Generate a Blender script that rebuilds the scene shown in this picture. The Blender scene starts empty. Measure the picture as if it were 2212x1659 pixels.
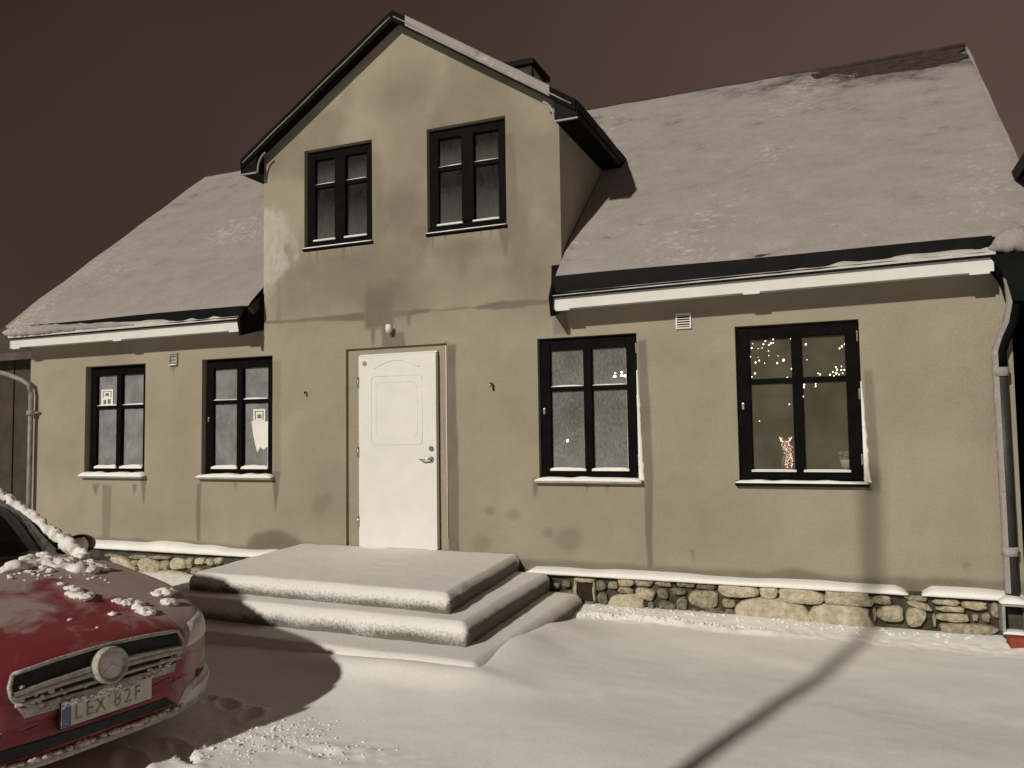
import bpy, bmesh, math, random
import numpy as np
from mathutils import noise as mnoise
from mathutils import Vector, Matrix
from mathutils.bvhtree import BVHTree

random.seed(7)
SC = bpy.context.scene
COL = SC.collection

# ------------------------------------------------------------------ camera
CZ = 1.67                      # camera height above the snow at the house wall
CY = -7.4157
YAW, PITCH, ROLL, FPX = -0.394406, 0.060007, -0.014528, 1737.96   # focal length for a 2212 px wide picture
def cam_axes():
    f = np.array([math.sin(YAW)*math.cos(PITCH), math.cos(YAW)*math.cos(PITCH), math.sin(PITCH)])
    r = np.array([math.cos(YAW), -math.sin(YAW), 0.0]); u = np.cross(r, f)
    return r*math.cos(ROLL)+u*math.sin(ROLL), -r*math.sin(ROLL)+u*math.cos(ROLL), f
AR, AU, AF = cam_axes()
CAM = np.array([0.0, CY, CZ])
cam = bpy.data.cameras.new('camera'); camo = bpy.data.objects.new('camera', cam); COL.objects.link(camo)
m = Matrix.Identity(4)
for i in range(3):
    m[i][0] = AR[i]; m[i][1] = AU[i]; m[i][2] = -AF[i]; m[i][3] = CAM[i]
camo.matrix_world = m
cam.sensor_fit = 'HORIZONTAL'; cam.sensor_width = 36.0; cam.lens = 36.0*FPX/2212.0
cam.clip_start = 0.05; cam.clip_end = 2000
SC.camera = camo
def ray(px, py):
    return AF + AR*(px-1106)/FPX - AU*(py-829.5)/FPX
def onY(px, py, y):
    d = ray(px, py); return CAM + d*(y-CY)/d[1]
def onZ(px, py, z):
    d = ray(px, py); return CAM + d*(z-CZ)/d[2]

# ------------------------------------------------------------------ sky and light
SUN_AZ, SUN_SLOPE = 0.26, 0.54      # light travels (+0.26, +1, -0.54)
W = bpy.data.worlds.new('World'); SC.world = W; W.use_nodes = True
nt = W.node_tree; nt.nodes.clear()
wo = nt.nodes.new('ShaderNodeOutputWorld'); bg = nt.nodes.new('ShaderNodeBackground')
tc = nt.nodes.new('ShaderNodeTexCoord'); sx = nt.nodes.new('ShaderNodeSeparateXYZ')
nt.links.new(tc.outputs['Generated'], sx.inputs[0])
rp = nt.nodes.new('ShaderNodeValToRGB')          # low cloud lit by the town: paler towards the horizon
rp.color_ramp.elements[0].position = 0.0; rp.color_ramp.elements[0].color = (0.112, 0.073, 0.057, 1)
rp.color_ramp.elements[1].position = 0.75; rp.color_ramp.elements[1].color = (0.045, 0.0255, 0.0195, 1)
nt.links.new(sx.outputs['Z'], rp.inputs[0])
nz = nt.nodes.new('ShaderNodeTexNoise'); nz.inputs['Scale'].default_value = 1.6; nz.inputs['Detail'].default_value = 3
nt.links.new(tc.outputs['Generated'], nz.inputs['Vector'])
mp = nt.nodes.new('ShaderNodeMapRange'); mp.inputs[1].default_value = .3; mp.inputs[2].default_value = .7; mp.inputs[3].default_value = .78; mp.inputs[4].default_value = 1.22
nt.links.new(nz.outputs['Fac'], mp.inputs[0])
ew = nt.nodes.new('ShaderNodeMapRange'); ew.inputs[1].default_value = -1; ew.inputs[2].default_value = 1; ew.inputs[3].default_value = .42; ew.inputs[4].default_value = 1.5
nt.links.new(sx.outputs['X'], ew.inputs[0])         # the town's glow lies to the right
mw_ = nt.nodes.new('ShaderNodeMath'); mw_.operation = 'MULTIPLY'; nt.links.new(mp.outputs[0], mw_.inputs[0]); nt.links.new(ew.outputs[0], mw_.inputs[1])
mx = nt.nodes.new('ShaderNodeVectorMath'); mx.operation = 'SCALE'
nt.links.new(rp.outputs[0], mx.inputs[0]); nt.links.new(mw_.outputs[0], mx.inputs['Scale'])
nt.links.new(mx.outputs[0], bg.inputs['Color']); bg.inputs['Strength'].default_value = 1.0
nt.links.new(bg.outputs[0], wo.inputs[0])
sl = bpy.data.lights.new('sun', 'SUN'); so = bpy.data.objects.new('sun', sl); COL.objects.link(so)
sl.energy = 3.1; sl.color = (1.0, 0.935, 0.80); sl.angle = math.radians(1.45)
so.rotation_euler = Vector((SUN_AZ, 1.0, -SUN_SLOPE)).to_track_quat('-Z', 'Y').to_euler()
so.location = (-4, -12, 7)
vs = SC.view_settings; vs.view_transform = 'Standard'; vs.look = 'None'; vs.exposure = 0; vs.gamma = 1; vs.use_curve_mapping = False

# ------------------------------------------------------------------ noise for relief
def _hash(ix, iy, s):
    h = np.sin(ix*127.1+iy*311.7+s*74.7)*43758.5453
    return h-np.floor(h)
def vnoise(x, y, s=0):
    ix = np.floor(x); iy = np.floor(y); fx = x-ix; fy = y-iy
    fx = fx*fx*(3-2*fx); fy = fy*fy*(3-2*fy)
    a = _hash(ix, iy, s); b = _hash(ix+1, iy, s); c = _hash(ix, iy+1, s); d = _hash(ix+1, iy+1, s)
    return (a*(1-fx)+b*fx)*(1-fy)+(c*(1-fx)+d*fx)*fy
def fbm(x, y, oct=4, s=0):
    t = 0; a = .5
    for i in range(oct):
        t = t+a*vnoise(x*2**i, y*2**i, s+i*3); a *= .5
    return t-.5+.5*.5**oct
def sstep(a, b, x):
    t = np.clip((x-a)/(b-a), 0, 1); return t*t*(3-2*t)

# ------------------------------------------------------------------ materials
MATS = {}
def mat(name, col, rough=.8, var=0., vscale=6., bump=0., bscale=60., metal=0., spec=.3, col2=None, alpha=None, coat=0.):
    """principled material with noise between two colours of the thing and a fine relief"""
    if name in MATS: return MATS[name]
    M = bpy.data.materials.new(name); M.use_nodes = True; n = M.node_tree.nodes; l = M.node_tree.links
    p = n['Principled BSDF']; p.inputs['Roughness'].default_value = rough; p.inputs['Metallic'].default_value = metal
    p.inputs['Specular IOR Level'].default_value = spec; p.inputs['Coat Weight'].default_value = coat
    p.inputs['Base Color'].default_value = (*col, 1)
    t = n.new('ShaderNodeTexCoord')
    if var > 0 or col2:
        a = n.new('ShaderNodeTexNoise'); a.inputs['Scale'].default_value = vscale; a.inputs['Detail'].default_value = 5; a.inputs['Roughness'].default_value = .6
        l.new(t.outputs['Object'], a.inputs['Vector'])
        r = n.new('ShaderNodeValToRGB'); r.color_ramp.elements[0].position = .33; r.color_ramp.elements[1].position = .67
        c2 = col2 or tuple(min(1, c*(1+var)) for c in col); c1 = tuple(c*(1-var) for c in col) if not col2 else col
        r.color_ramp.elements[0].color = (*c1, 1); r.color_ramp.elements[1].color = (*c2, 1)
        l.new(a.outputs['Fac'], r.inputs[0]); l.new(r.outputs[0], p.inputs['Base Color'])
    if bump > 0:
        b = n.new('ShaderNodeTexNoise'); b.inputs['Scale'].default_value = bscale; b.inputs['Detail'].default_value = 4
        l.new(t.outputs['Object'], b.inputs['Vector'])
        bm_ = n.new('ShaderNodeBump'); bm_.inputs['Strength'].default_value = bump; bm_.inputs['Distance'].default_value = .02
        l.new(b.outputs['Fac'], bm_.inputs['Height']); l.new(bm_.outputs[0], p.inputs['Normal'])
    MATS[name] = M
    return M
SNOW = mat('snow', (.83, .825, .82), .9, .03, 2.5, .10, 90, spec=.2)
_n = SNOW.node_tree; _p = _n.nodes['Principled BSDF']; _src = _p.inputs['Base Color'].links[0].from_socket
_g = _n.nodes.new('ShaderNodeTexNoise'); _g.inputs['Scale'].default_value = 70; _g.inputs['Detail'].default_value = 4; _g.inputs['Roughness'].default_value = .8
_tc = [q for q in _n.nodes if q.type == 'TEX_COORD'][0]; _n.links.new(_tc.outputs['Object'], _g.inputs['Vector'])
_r = _n.nodes.new('ShaderNodeMapRange'); _r.inputs[1].default_value = .3; _r.inputs[2].default_value = .7; _r.inputs[3].default_value = .90; _r.inputs[4].default_value = 1.08; _n.links.new(_g.outputs['Fac'], _r.inputs[0])
_v = _n.nodes.new('ShaderNodeVectorMath'); _v.operation = 'SCALE'; _n.links.new(_src, _v.inputs[0]); _n.links.new(_r.outputs[0], _v.inputs['Scale']); _n.links.new(_v.outputs[0], _p.inputs['Base Color'])
SNOWC = mat('snow_crumb', (.82, .81, .80), .9, .02, 8, .35, 120, spec=.2)
BLACK = mat('black_paint', (.0045, .0045, .005), .6, .3, 9, .1, 90, spec=.03)
BLACKM = mat('black_sheet_metal', (.006, .0065, .0075), .55, .3, 5, .05, 40, spec=.04)
FROSTM = mat('frosted_metal', (.30, .29, .28), .7, .2, 14, .2, 60)
WHITE = mat('white_paint', (.69, .69, .665), .5, .035, 5, .16, 55)
WHITEB = mat('white_board', (.64, .635, .615), .6, .05, 5, .12, 60)
STEEL = mat('brushed_steel', (.45, .44, .42), .28, .1, 20, metal=.9)
PIPE = mat('grey_pipe', (.23, .22, .20), .5, .25, 7, .1, 50, spec=.4)
MORTAR = mat('dark_mossy_mortar', (.028, .026, .019), .95, 0, 9, .9, 35, col2=(.085, .078, .055))
STONE = [mat('limestone_a', (.26, .225, .15), .9, 0, 22, 1.0, 38, col2=(.52, .465, .345)),
         mat('limestone_b', (.34, .30, .215), .9, 0, 17, 1.0, 34, col2=(.56, .50, .39)),
         mat('limestone_c', (.17, .15, .105), .9, 0, 24, 1.0, 42, col2=(.42, .37, .27))]
STONED = mat('mossy_stone', (.07, .064, .045), .95, 0, 20, 1.0, 45, col2=(.27, .24, .17))
TILE = mat('dark_shingle', (.045, .032, .026), .9, .3, 8, .4, 60)
RED_BRICK = mat('red_brick', (.25, .05, .03), .85, .2, 20, .4, 80)
PAPER = mat('paper', (.74, .73, .70), .8, .03, 10)
INK = mat('grey_print', (.16, .16, .16), .8)
WIRE = mat('dark_wire', (.03, .035, .02), .7)
ROOM = mat('room_wall', (.30, .26, .17), .9, .1, 3)

def emis(name, col, s):
    M = bpy.data.materials.new(name); M.use_nodes = True; n = M.node_tree.nodes
    p = n['Principled BSDF']; p.inputs['Base Color'].default_value = (*col, 1)
    p.inputs['Emission Color'].default_value = (*col, 1); p.inputs['Emission Strength'].default_value = s
    return M
BULB = emis('warm_bulb', (1.0, .84, .50), 6.0)
BULBW = emis('white_bulb', (.92, .95, 1.0), 5.0)
BULBP = emis('rosy_bulb', (1.0, .66, .50), 1.4)

def grain(n, l, t, sock, scale, lo, hi):
    """fine tooth of the surface: multiplies a colour by a small-scale noise"""
    g = n.new('ShaderNodeTexNoise'); g.inputs['Scale'].default_value = scale; g.inputs['Detail'].default_value = 3; g.inputs['Roughness'].default_value = .75
    l.new(t.outputs['Object'], g.inputs['Vector'])
    r = n.new('ShaderNodeMapRange'); r.inputs[1].default_value = .3; r.inputs[2].default_value = .7; r.inputs[3].default_value = lo; r.inputs[4].default_value = hi; r.clamp = False
    l.new(g.outputs['Fac'], r.inputs[0])
    v = n.new('ShaderNodeVectorMath'); v.operation = 'SCALE'; l.new(sock, v.inputs[0]); l.new(r.outputs[0], v.inputs['Scale'])
    return v.outputs[0]

def plaster():
    M = bpy.data.materials.new('ochre_grey_render'); M.use_nodes = True; n = M.node_tree.nodes; l = M.node_tree.links
    p = n['Principled BSDF']; p.inputs['Specular IOR Level'].default_value = .2
    t = n.new('ShaderNodeTexCoord')
    a = n.new('ShaderNodeTexNoise'); a.inputs['Scale'].default_value = .9; a.inputs['Detail'].default_value = 6; a.inputs['Roughness'].default_value = .65
    l.new(t.outputs['Object'], a.inputs['Vector'])
    r = n.new('ShaderNodeValToRGB'); r.color_ramp.elements[0].position = .3; r.color_ramp.elements[1].position = .72
    r.color_ramp.elements[0].color = (.264, .235, .183, 1); r.color_ramp.elements[1].color = (.348, .312, .247, 1)
    l.new(a.outputs['Fac'], r.inputs[0])
    at = n.new('ShaderNodeAttribute'); at.attribute_name = 'damp'
    m1 = n.new('ShaderNodeMix'); m1.data_type = 'RGBA'; m1.inputs['B'].default_value = (.108, .095, .070, 1)
    l.new(at.outputs['Fac'], m1.inputs['Factor']); l.new(r.outputs[0], m1.inputs['A'])
    af = n.new('ShaderNodeAttribute'); af.attribute_name = 'rime'
    m2 = n.new('ShaderNodeMix'); m2.data_type = 'RGBA'; m2.inputs['B'].default_value = (.48, .45, .42, 1)
    l.new(af.outputs['Fac'], m2.inputs['Factor']); l.new(m1.outputs['Result'], m2.inputs['A'])
    l.new(grain(n, l, t, m2.outputs['Result'], 75, .87, 1.13), p.inputs['Base Color'])
    rr = n.new('ShaderNodeMapRange'); rr.inputs[3].default_value = .92; rr.inputs[4].default_value = .62
    l.new(at.outputs['Fac'], rr.inputs[0]); l.new(rr.outputs[0], p.inputs['Roughness'])
    b = n.new('ShaderNodeTexNoise'); b.inputs['Scale'].default_value = 55; b.inputs['Detail'].default_value = 5
    b2 = n.new('ShaderNodeTexNoise'); b2.inputs['Scale'].default_value = 3.0; b2.inputs['Detail'].default_value = 3
    l.new(t.outputs['Object'], b.inputs['Vector']); l.new(t.outputs['Object'], b2.inputs['Vector'])
    u1 = n.new('ShaderNodeBump'); u1.inputs['Strength'].default_value = .35; u1.inputs['Distance'].default_value = .012
    u2 = n.new('ShaderNodeBump'); u2.inputs['Strength'].default_value = .35; u2.inputs['Distance'].default_value = .06
    l.new(b2.outputs['Fac'], u2.inputs['Height']); l.new(b.outputs['Fac'], u1.inputs['Height']); l.new(u2.outputs[0], u1.inputs['Normal'])
    l.new(u1.outputs[0], p.inputs['Normal'])
    return M
PLASTER = plaster()

def thin_snow(name, c1, c2, scale, bump):
    """thin wind-packed snow letting the dark roofing through in places, with lamp fall-off painted in"""
    M = bpy.data.materials.new(name); M.use_nodes = True; n = M.node_tree.nodes; l = M.node_tree.links
    p = n['Principled BSDF']; p.inputs['Roughness'].default_value = .9; p.inputs['Specular IOR Level'].default_value = .15
    t = n.new('ShaderNodeTexCoord'); mpg = n.new('ShaderNodeMapping'); mpg.inputs['Scale'].default_value = (1, 1.35, 1.35)
    l.new(t.outputs['Object'], mpg.inputs['Vector'])
    a = n.new('ShaderNodeTexNoise'); a.inputs['Scale'].default_value = scale; a.inputs['Detail'].default_value = 8; a.inputs['Roughness'].default_value = .68
    l.new(mpg.outputs[0], a.inputs['Vector'])
    r = n.new('ShaderNodeValToRGB'); r.color_ramp.elements[0].position = .36; r.color_ramp.elements[1].position = .72
    r.color_ramp.elements[0].color = (*c1, 1); r.color_ramp.elements[1].color = (*c2, 1)
    at = n.new('ShaderNodeAttribute'); at.attribute_name = 'thin'  # thin snow, plus lamp fall-off painted up the slope
    sb = n.new('ShaderNodeMath'); sb.operation = 'MULTIPLY_ADD'; sb.inputs[1].default_value = -.62; l.new(at.outputs['Fac'], sb.inputs[0]); l.new(a.outputs['Fac'], sb.inputs[2])
    r.color_ramp.elements.new(.02).color = (.055, .043, .038, 1); r.color_ramp.elements.new(.14).color = (.10, .086, .080, 1)
    l.new(sb.outputs[0], r.inputs[0])
    a2 = n.new('ShaderNodeTexNoise'); a2.inputs['Scale'].default_value = scale*4.2; a2.inputs['Detail'].default_value = 5; a2.inputs['Roughness'].default_value = .7
    a3 = n.new('ShaderNodeTexNoise'); a3.inputs['Scale'].default_value = .55; a3.inputs['Detail'].default_value = 2
    l.new(mpg.outputs[0], a2.inputs['Vector']); l.new(t.outputs['Object'], a3.inputs['Vector'])
    ad = n.new('ShaderNodeMath'); ad.operation = 'MULTIPLY_ADD'; ad.inputs[1].default_value = .75; l.new(a3.outputs['Fac'], ad.inputs[0]); l.new(a2.outputs['Fac'], ad.inputs[2])
    fk = n.new('ShaderNodeMapRange'); fk.inputs[1].default_value = .97; fk.inputs[2].default_value = 1.13; fk.inputs[4].default_value = .85; l.new(ad.outputs[0], fk.inputs[0])
    mf = n.new('ShaderNodeMix'); mf.data_type = 'RGBA'; mf.inputs['B'].default_value = (*[min(1, c*1.32) for c in c2], 1)
    l.new(fk.outputs[0], mf.inputs['Factor']); l.new(r.outputs[0], mf.inputs['A']); l.new(grain(n, l, t, mf.outputs['Result'], 60, .86, 1.14), p.inputs['Base Color'])
    b = n.new('ShaderNodeBump'); b.inputs['Strength'].default_value = bump; b.inputs['Distance'].default_value = .05
    l.new(a.outputs['Fac'], b.inputs['Height']); l.new(b.outputs[0], p.inputs['Normal'])
    return M
ROOFSNOW = thin_snow('thin_roof_snow', (.272, .250, .240), (.335, .311, .300), 2.6, .12)

def step_snow():
    """snow plastered on rough stone: the upright faces show the stone in speckles"""
    M = bpy.data.materials.new('snow_on_stone'); M.use_nodes = True; n = M.node_tree.nodes; l = M.node_tree.links
    p = n['Principled BSDF']; p.inputs['Roughness'].default_value = .9; p.inputs['Specular IOR Level'].default_value = .2
    t = n.new('ShaderNodeTexCoord')
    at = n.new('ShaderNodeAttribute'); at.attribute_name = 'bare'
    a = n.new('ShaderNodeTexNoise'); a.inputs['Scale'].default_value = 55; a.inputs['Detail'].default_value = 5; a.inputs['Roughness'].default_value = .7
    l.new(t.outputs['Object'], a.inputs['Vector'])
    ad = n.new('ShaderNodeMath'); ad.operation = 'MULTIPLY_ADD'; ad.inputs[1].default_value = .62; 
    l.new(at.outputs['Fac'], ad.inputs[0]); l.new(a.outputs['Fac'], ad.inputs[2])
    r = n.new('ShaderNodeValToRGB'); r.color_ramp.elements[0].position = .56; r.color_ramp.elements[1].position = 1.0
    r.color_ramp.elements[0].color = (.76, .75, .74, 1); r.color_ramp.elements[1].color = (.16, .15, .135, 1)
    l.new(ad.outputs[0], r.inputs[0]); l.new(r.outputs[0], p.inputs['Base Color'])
    b = n.new('ShaderNodeBump'); b.inputs['Strength'].default_value = .4; b.inputs['Distance'].default_value = .015
    l.new(a.outputs['Fac'], b.inputs['Height']); l.new(b.outputs[0], p.inputs['Normal'])
    return M
STEPSNOW = step_snow()
SNOWE = mat('old_eave_snow', (.50, .48, .465), .9, .12, 9, .3, 60, spec=.2)

def pane_mat(name, film, cover_lo, cover_hi, scale=(30, 30, 9), bottom=None, top_arch=False):
    """window glass with a film of frost, dirt or painted-in glow on it; the film lets part of the room through"""
    M = bpy.data.materials.new(name); M.use_nodes = True; n = M.node_tree.nodes; l = M.node_tree.links
    n.clear(); o = n.new('ShaderNodeOutputMaterial')
    t = n.new('ShaderNodeTexCoord'); mpg = n.new('ShaderNodeMapping'); mpg.inputs['Scale'].default_value = scale
    l.new(t.outputs['Object'], mpg.inputs['Vector'])
    a = n.new('ShaderNodeTexNoise'); a.inputs['Scale'].default_value = 1; a.inputs['Detail'].default_value = 6; a.inputs['Roughness'].default_value = .7
    l.new(mpg.outputs[0], a.inputs['Vector'])
    rg = n.new('ShaderNodeMapRange'); rg.inputs[1].default_value = .32; rg.inputs[2].default_value = .72; rg.inputs[3].default_value = cover_lo; rg.inputs[4].default_value = cover_hi
    l.new(a.outputs['Fac'], rg.inputs[0])
    fac = rg.outputs[0]
    big = n.new('ShaderNodeTexNoise'); big.inputs['Scale'].default_value = 4.5; big.inputs['Detail'].default_value = 4; l.new(t.outputs['Object'], big.inputs['Vector'])
    bgm = n.new('ShaderNodeMapRange'); bgm.inputs[1].default_value = .3; bgm.inputs[2].default_value = .7; bgm.inputs[3].default_value = .78; bgm.inputs[4].default_value = 1.2; l.new(big.outputs['Fac'], bgm.inputs[0])
    ml = n.new('ShaderNodeMath'); ml.operation = 'MULTIPLY'; ml.use_clamp = True; l.new(fac, ml.inputs[0]); l.new(bgm.outputs[0], ml.inputs[1]); fac = ml.outputs[0]
    if bottom:
        s = n.new('ShaderNodeSeparateXYZ'); l.new(t.outputs['Generated'], s.inputs[0])
        g = n.new('ShaderNodeMapRange'); g.inputs[1].default_value = 0; g.inputs[2].default_value = .75; g.inputs[3].default_value = bottom; g.inputs[4].default_value = 0
        l.new(s.outputs['Z'], g.inputs[0])
        ad = n.new('ShaderNodeMath'); l.new(fac, ad.inputs[0]); l.new(g.outputs[0], ad.inputs[1]); ad.use_clamp = True; fac = ad.outputs[0]
    tr = n.new('ShaderNodeBsdfTransparent'); gl = n.new('ShaderNodeBsdfGlossy'); gl.inputs['Roughness'].default_value = .03
    fr = n.new('ShaderNodeFresnel'); fr.inputs['IOR'].default_value = 1.42 if 'car' not in name else 1.25
    mg = n.new('ShaderNodeMixShader'); l.new(fr.outputs[0], mg.inputs[0]); l.new(tr.outputs[0], mg.inputs[1]); l.new(gl.outputs[0], mg.inputs[2])
    df = n.new('ShaderNodeBsdfDiffuse'); df.inputs['Color'].default_value = (*film, 1)
    mm = n.new('ShaderNodeMixShader'); l.new(fac, mm.inputs[0]); l.new(mg.outputs[0], mm.inputs[1]); l.new(df.outputs[0], mm.inputs[2])
    l.new(mm.outputs[0], o.inputs[0])
    return M
PANE_FROST = pane_mat('frosted_glass_pale', (.46, .46, .48), .36, .52, (14, 14, 9))
PANE_RIME = pane_mat('rimed_glass', (.46, .45, .44), .15, .46, (62, 62, 24), bottom=.08)
PANE_CLEAR = pane_mat('clear_glass', (.50, .46, .34), .13, .17, (5, 5, 5))  # film colour stands in for dim room glow and street reflection
PANE_DARK = pane_mat('dark_glass', (.42, .41, .40), .02, .08, (40, 40, 12), bottom=.14)
PANE_CAR = pane_mat('car_glass', (.25, .32, .28), .01, .03, (8, 8, 8))

PANE_BLOCK = pane_mat('light_block_glass', (.55, .54, .53), .85, .97, (9, 9, 9))  # opaque film added to stop light crossing the cabin onto the steps

def car_paint():
    M = bpy.data.materials.new('red_paint_under_frost'); M.use_nodes = True; n = M.node_tree.nodes; l = M.node_tree.links
    p = n['Principled BSDF']; t = n.new('ShaderNodeTexCoord')
    a = n.new('ShaderNodeTexNoise'); a.inputs['Scale'].default_value = 3.4; a.inputs['Detail'].default_value = 7; a.inputs['Roughness'].default_value = .6; a.inputs['Distortion'].default_value = .5
    l.new(t.outputs['Object'], a.inputs['Vector'])
    at = n.new('ShaderNodeAttribute'); at.attribute_name = 'rime'
    ad = n.new('ShaderNodeMath'); l.new(a.outputs['Fac'], ad.inputs[0]); l.new(at.outputs['Fac'], ad.inputs[1])
    r = n.new('ShaderNodeMapRange'); r.inputs[1].default_value = .47; r.inputs[2].default_value = .66; r.inputs[3].default_value = 0.07; r.inputs[4].default_value = .88
    l.new(ad.outputs[0], r.inputs[0])
    g = n.new('ShaderNodeTexNoise'); g.inputs['Scale'].default_value = 90; g.inputs['Detail'].default_value = 3; l.new(t.outputs['Object'], g.inputs['Vector'])
    m1 = n.new('ShaderNodeMix'); m1.data_type = 'RGBA'; m1.inputs['A'].default_value = (.205, .011, .023, 1); m1.inputs['B'].default_value = (.36, .29, .275, 1)
    l.new(r.outputs[0], m1.inputs['Factor']); l.new(m1.outputs['Result'], p.inputs['Base Color'])
    rr = n.new('ShaderNodeMapRange'); rr.inputs[3].default_value = .5; rr.inputs[4].default_value = .9
    l.new(r.outputs[0], rr.inputs[0]); l.new(rr.outputs[0], p.inputs['Roughness'])
    b = n.new('ShaderNodeBump'); b.inputs['Strength'].default_value = .25; b.inputs['Distance'].default_value = .02
    l.new(r.outputs[0], b.inputs['Height'])
    b2 = n.new('ShaderNodeBump'); b2.inputs['Strength'].default_value = .08; b2.inputs['Distance'].default_value = .01
    l.new(g.outputs['Fac'], b2.inputs['Height']); l.new(b.outputs[0], b2.inputs['Normal']); l.new(b2.outputs[0], p.inputs['Normal'])
    return M
REDPAINT = car_paint()

# ------------------------------------------------------------------ mesh helpers
def link(name, me, ma=None, parent=None, smooth=False):
    o = bpy.data.objects.new(name, me); COL.objects.link(o)
    if ma is not None and not me.materials: me.materials.append(ma)
    if parent is not None: o.parent = parent
    if smooth:
        me.polygons.foreach_set('use_smooth', [True]*len(me.polygons))
    return o
def mk(name, v, f, ma, parent=None, smooth=False):
    me = bpy.data.meshes.new(name); me.from_pydata([tuple(map(float, p)) for p in v], [], f); me.update()
    return link(name, me, ma, parent, smooth)
def bmo(name, bm, ma, parent=None, smooth=False):
    bmesh.ops.recalc_face_normals(bm, faces=bm.faces[:])
    me = bpy.data.meshes.new(name); bm.to_mesh(me); bm.free()
    return link(name, me, ma, parent, smooth)
def addbox(bm, x0, x1, y0, y1, z0, z1, bev=0):
    r = bmesh.ops.create_cube(bm, size=1)
    for v in r['verts']:
        v.co = Vector((x0+(v.co.x+.5)*(x1-x0), y0+(v.co.y+.5)*(y1-y0), z0+(v.co.z+.5)*(z1-z0)))
    if bev > 0:
        es = list({e for v in r['verts'] for e in v.link_edges})
        bmesh.ops.bevel(bm, geom=es, offset=bev, segments=2, profile=.6, affect='EDGES')
def box(name, x0, x1, y0, y1, z0, z1, ma, parent=None, bev=0):
    bm = bmesh.new(); addbox(bm, x0, x1, y0, y1, z0, z1, bev); return bmo(name, bm, ma, parent, smooth=False)
def addtube(bm, pts, r, seg=8, caps=True):
    pts = [Vector(p) for p in pts]; rs = r if isinstance(r, (list, tuple)) else [r]*len(pts)
    rings = []; prev = None
    for i, p in enumerate(pts):
        d = (pts[min(i+1, len(pts)-1)]-pts[max(i-1, 0)]).normalized()
        if prev is None: a = d.orthogonal().normalized()
        else:
            a = prev-d*prev.dot(d)
            a = a.normalized() if a.length > 1e-6 else d.orthogonal().normalized()
        prev = a; b = d.cross(a)
        rings.append([bm.verts.new(p+(a*math.cos(2*math.pi*k/seg)+b*math.sin(2*math.pi*k/seg))*rs[i]) for k in range(seg)])
    for i in range(len(rings)-1):
        for k in range(seg):
            bm.faces.new((rings[i][k], rings[i][(k+1) % seg], rings[i+1][(k+1) % seg], rings[i+1][k]))
    if caps:
        bm.faces.new(rings[0][::-1]); bm.faces.new(rings[-1])
def tube(name, pts, r, ma, parent=None, seg=10, smooth=True):
    bm = bmesh.new(); addtube(bm, pts, r, seg); return bmo(name, bm, ma, parent, smooth)
def addlump(bm, c, r, sub=1, squash=.75, rough=.3, seed=None):
    """a piece of broken snow: rounded, with fractal relief"""
    rnd = random.Random(seed if seed is not None else random.random())
    res = bmesh.ops.create_icosphere(bm, subdivisions=sub, radius=1)
    q = Vector([rnd.uniform(-50, 50) for _ in range(3)]); sx_, sy_ = rnd.uniform(.8, 1.25), rnd.uniform(.8, 1.25)
    if rough == 0: sx_ = sy_ = 1
    for v in res['verts']:
        n = v.co.copy()
        k = 1+(rough*1.5*mnoise.noise(n*1.3+q)+rough*.9*mnoise.noise(n*3.1+q)+(rough*.5*mnoise.noise(n*6.5+q) if sub > 1 else 0) if rough else 0)
        v.co = Vector(c)+Vector((n.x*r*k*sx_, n.y*r*k*sy_, n.z*r*k*squash))
def snow_roll(name, pts, r, ma, parent=None, seg=12, rough=.35, freq=14., squash=1., seed=0):
    """a ridge of snow clinging along a line: a tube with fractal relief"""
    bm = bmesh.new(); pts = [Vector(p) for p in pts]; P = []
    L = sum((b_-a_).length for a_, b_ in zip(pts[:-1], pts[1:])); n = max(12, int(L/.014))
    acc = [0]
    for a_, b_ in zip(pts[:-1], pts[1:]): acc.append(acc[-1]+(b_-a_).length)
    R_ = []
    for i in range(n+1):
        d = L*i/n; j = max(k for k in range(len(acc)) if acc[k] <= d+1e-9); j = min(j, len(pts)-2); t = (d-acc[j])/(acc[j+1]-acc[j])
        P.append(pts[j].lerp(pts[j+1], t)); e = min(1, .25+4*min(i, n-i)/n*2.0); rr = r(i/n) if callable(r) else r; R_.append(rr*e)
    addtube(bm, P, R_, seg)
    cen = {}
    for k, v in enumerate(bm.verts):
        c = P[min(k//seg, n)]; d = v.co-c; m_ = 1+rough*(1.4*mnoise.noise(v.co*freq+Vector((seed, 0, 0)))+.8*mnoise.noise(v.co*freq*2.7+Vector((0, seed, 0)))+.4*mnoise.noise(v.co*freq*6))
        d *= max(.3, m_); d.z *= squash; v.co = c+d
    return bmo(name, bm, ma, parent, True)
def empty(name, loc=(0, 0, 0), rz=0, parent=None):
    o = bpy.data.objects.new(name, None); COL.objects.link(o); o.location = loc; o.rotation_euler = (0, 0, rz)
    o.empty_display_size = .2
    if parent is not None: o.parent = parent
    return o
def tag(o, label, cat, group=None, kind=None):
    o['label'] = label; o['category'] = cat
    if group: o['group'] = group
    if kind: o['kind'] = kind
    return o
def float_attr(me, name, arr):
    a = me.attributes.new(name, 'FLOAT', 'POINT'); a.data.foreach_set('value', np.asarray(arr, dtype=np.float32).ravel())
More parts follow.
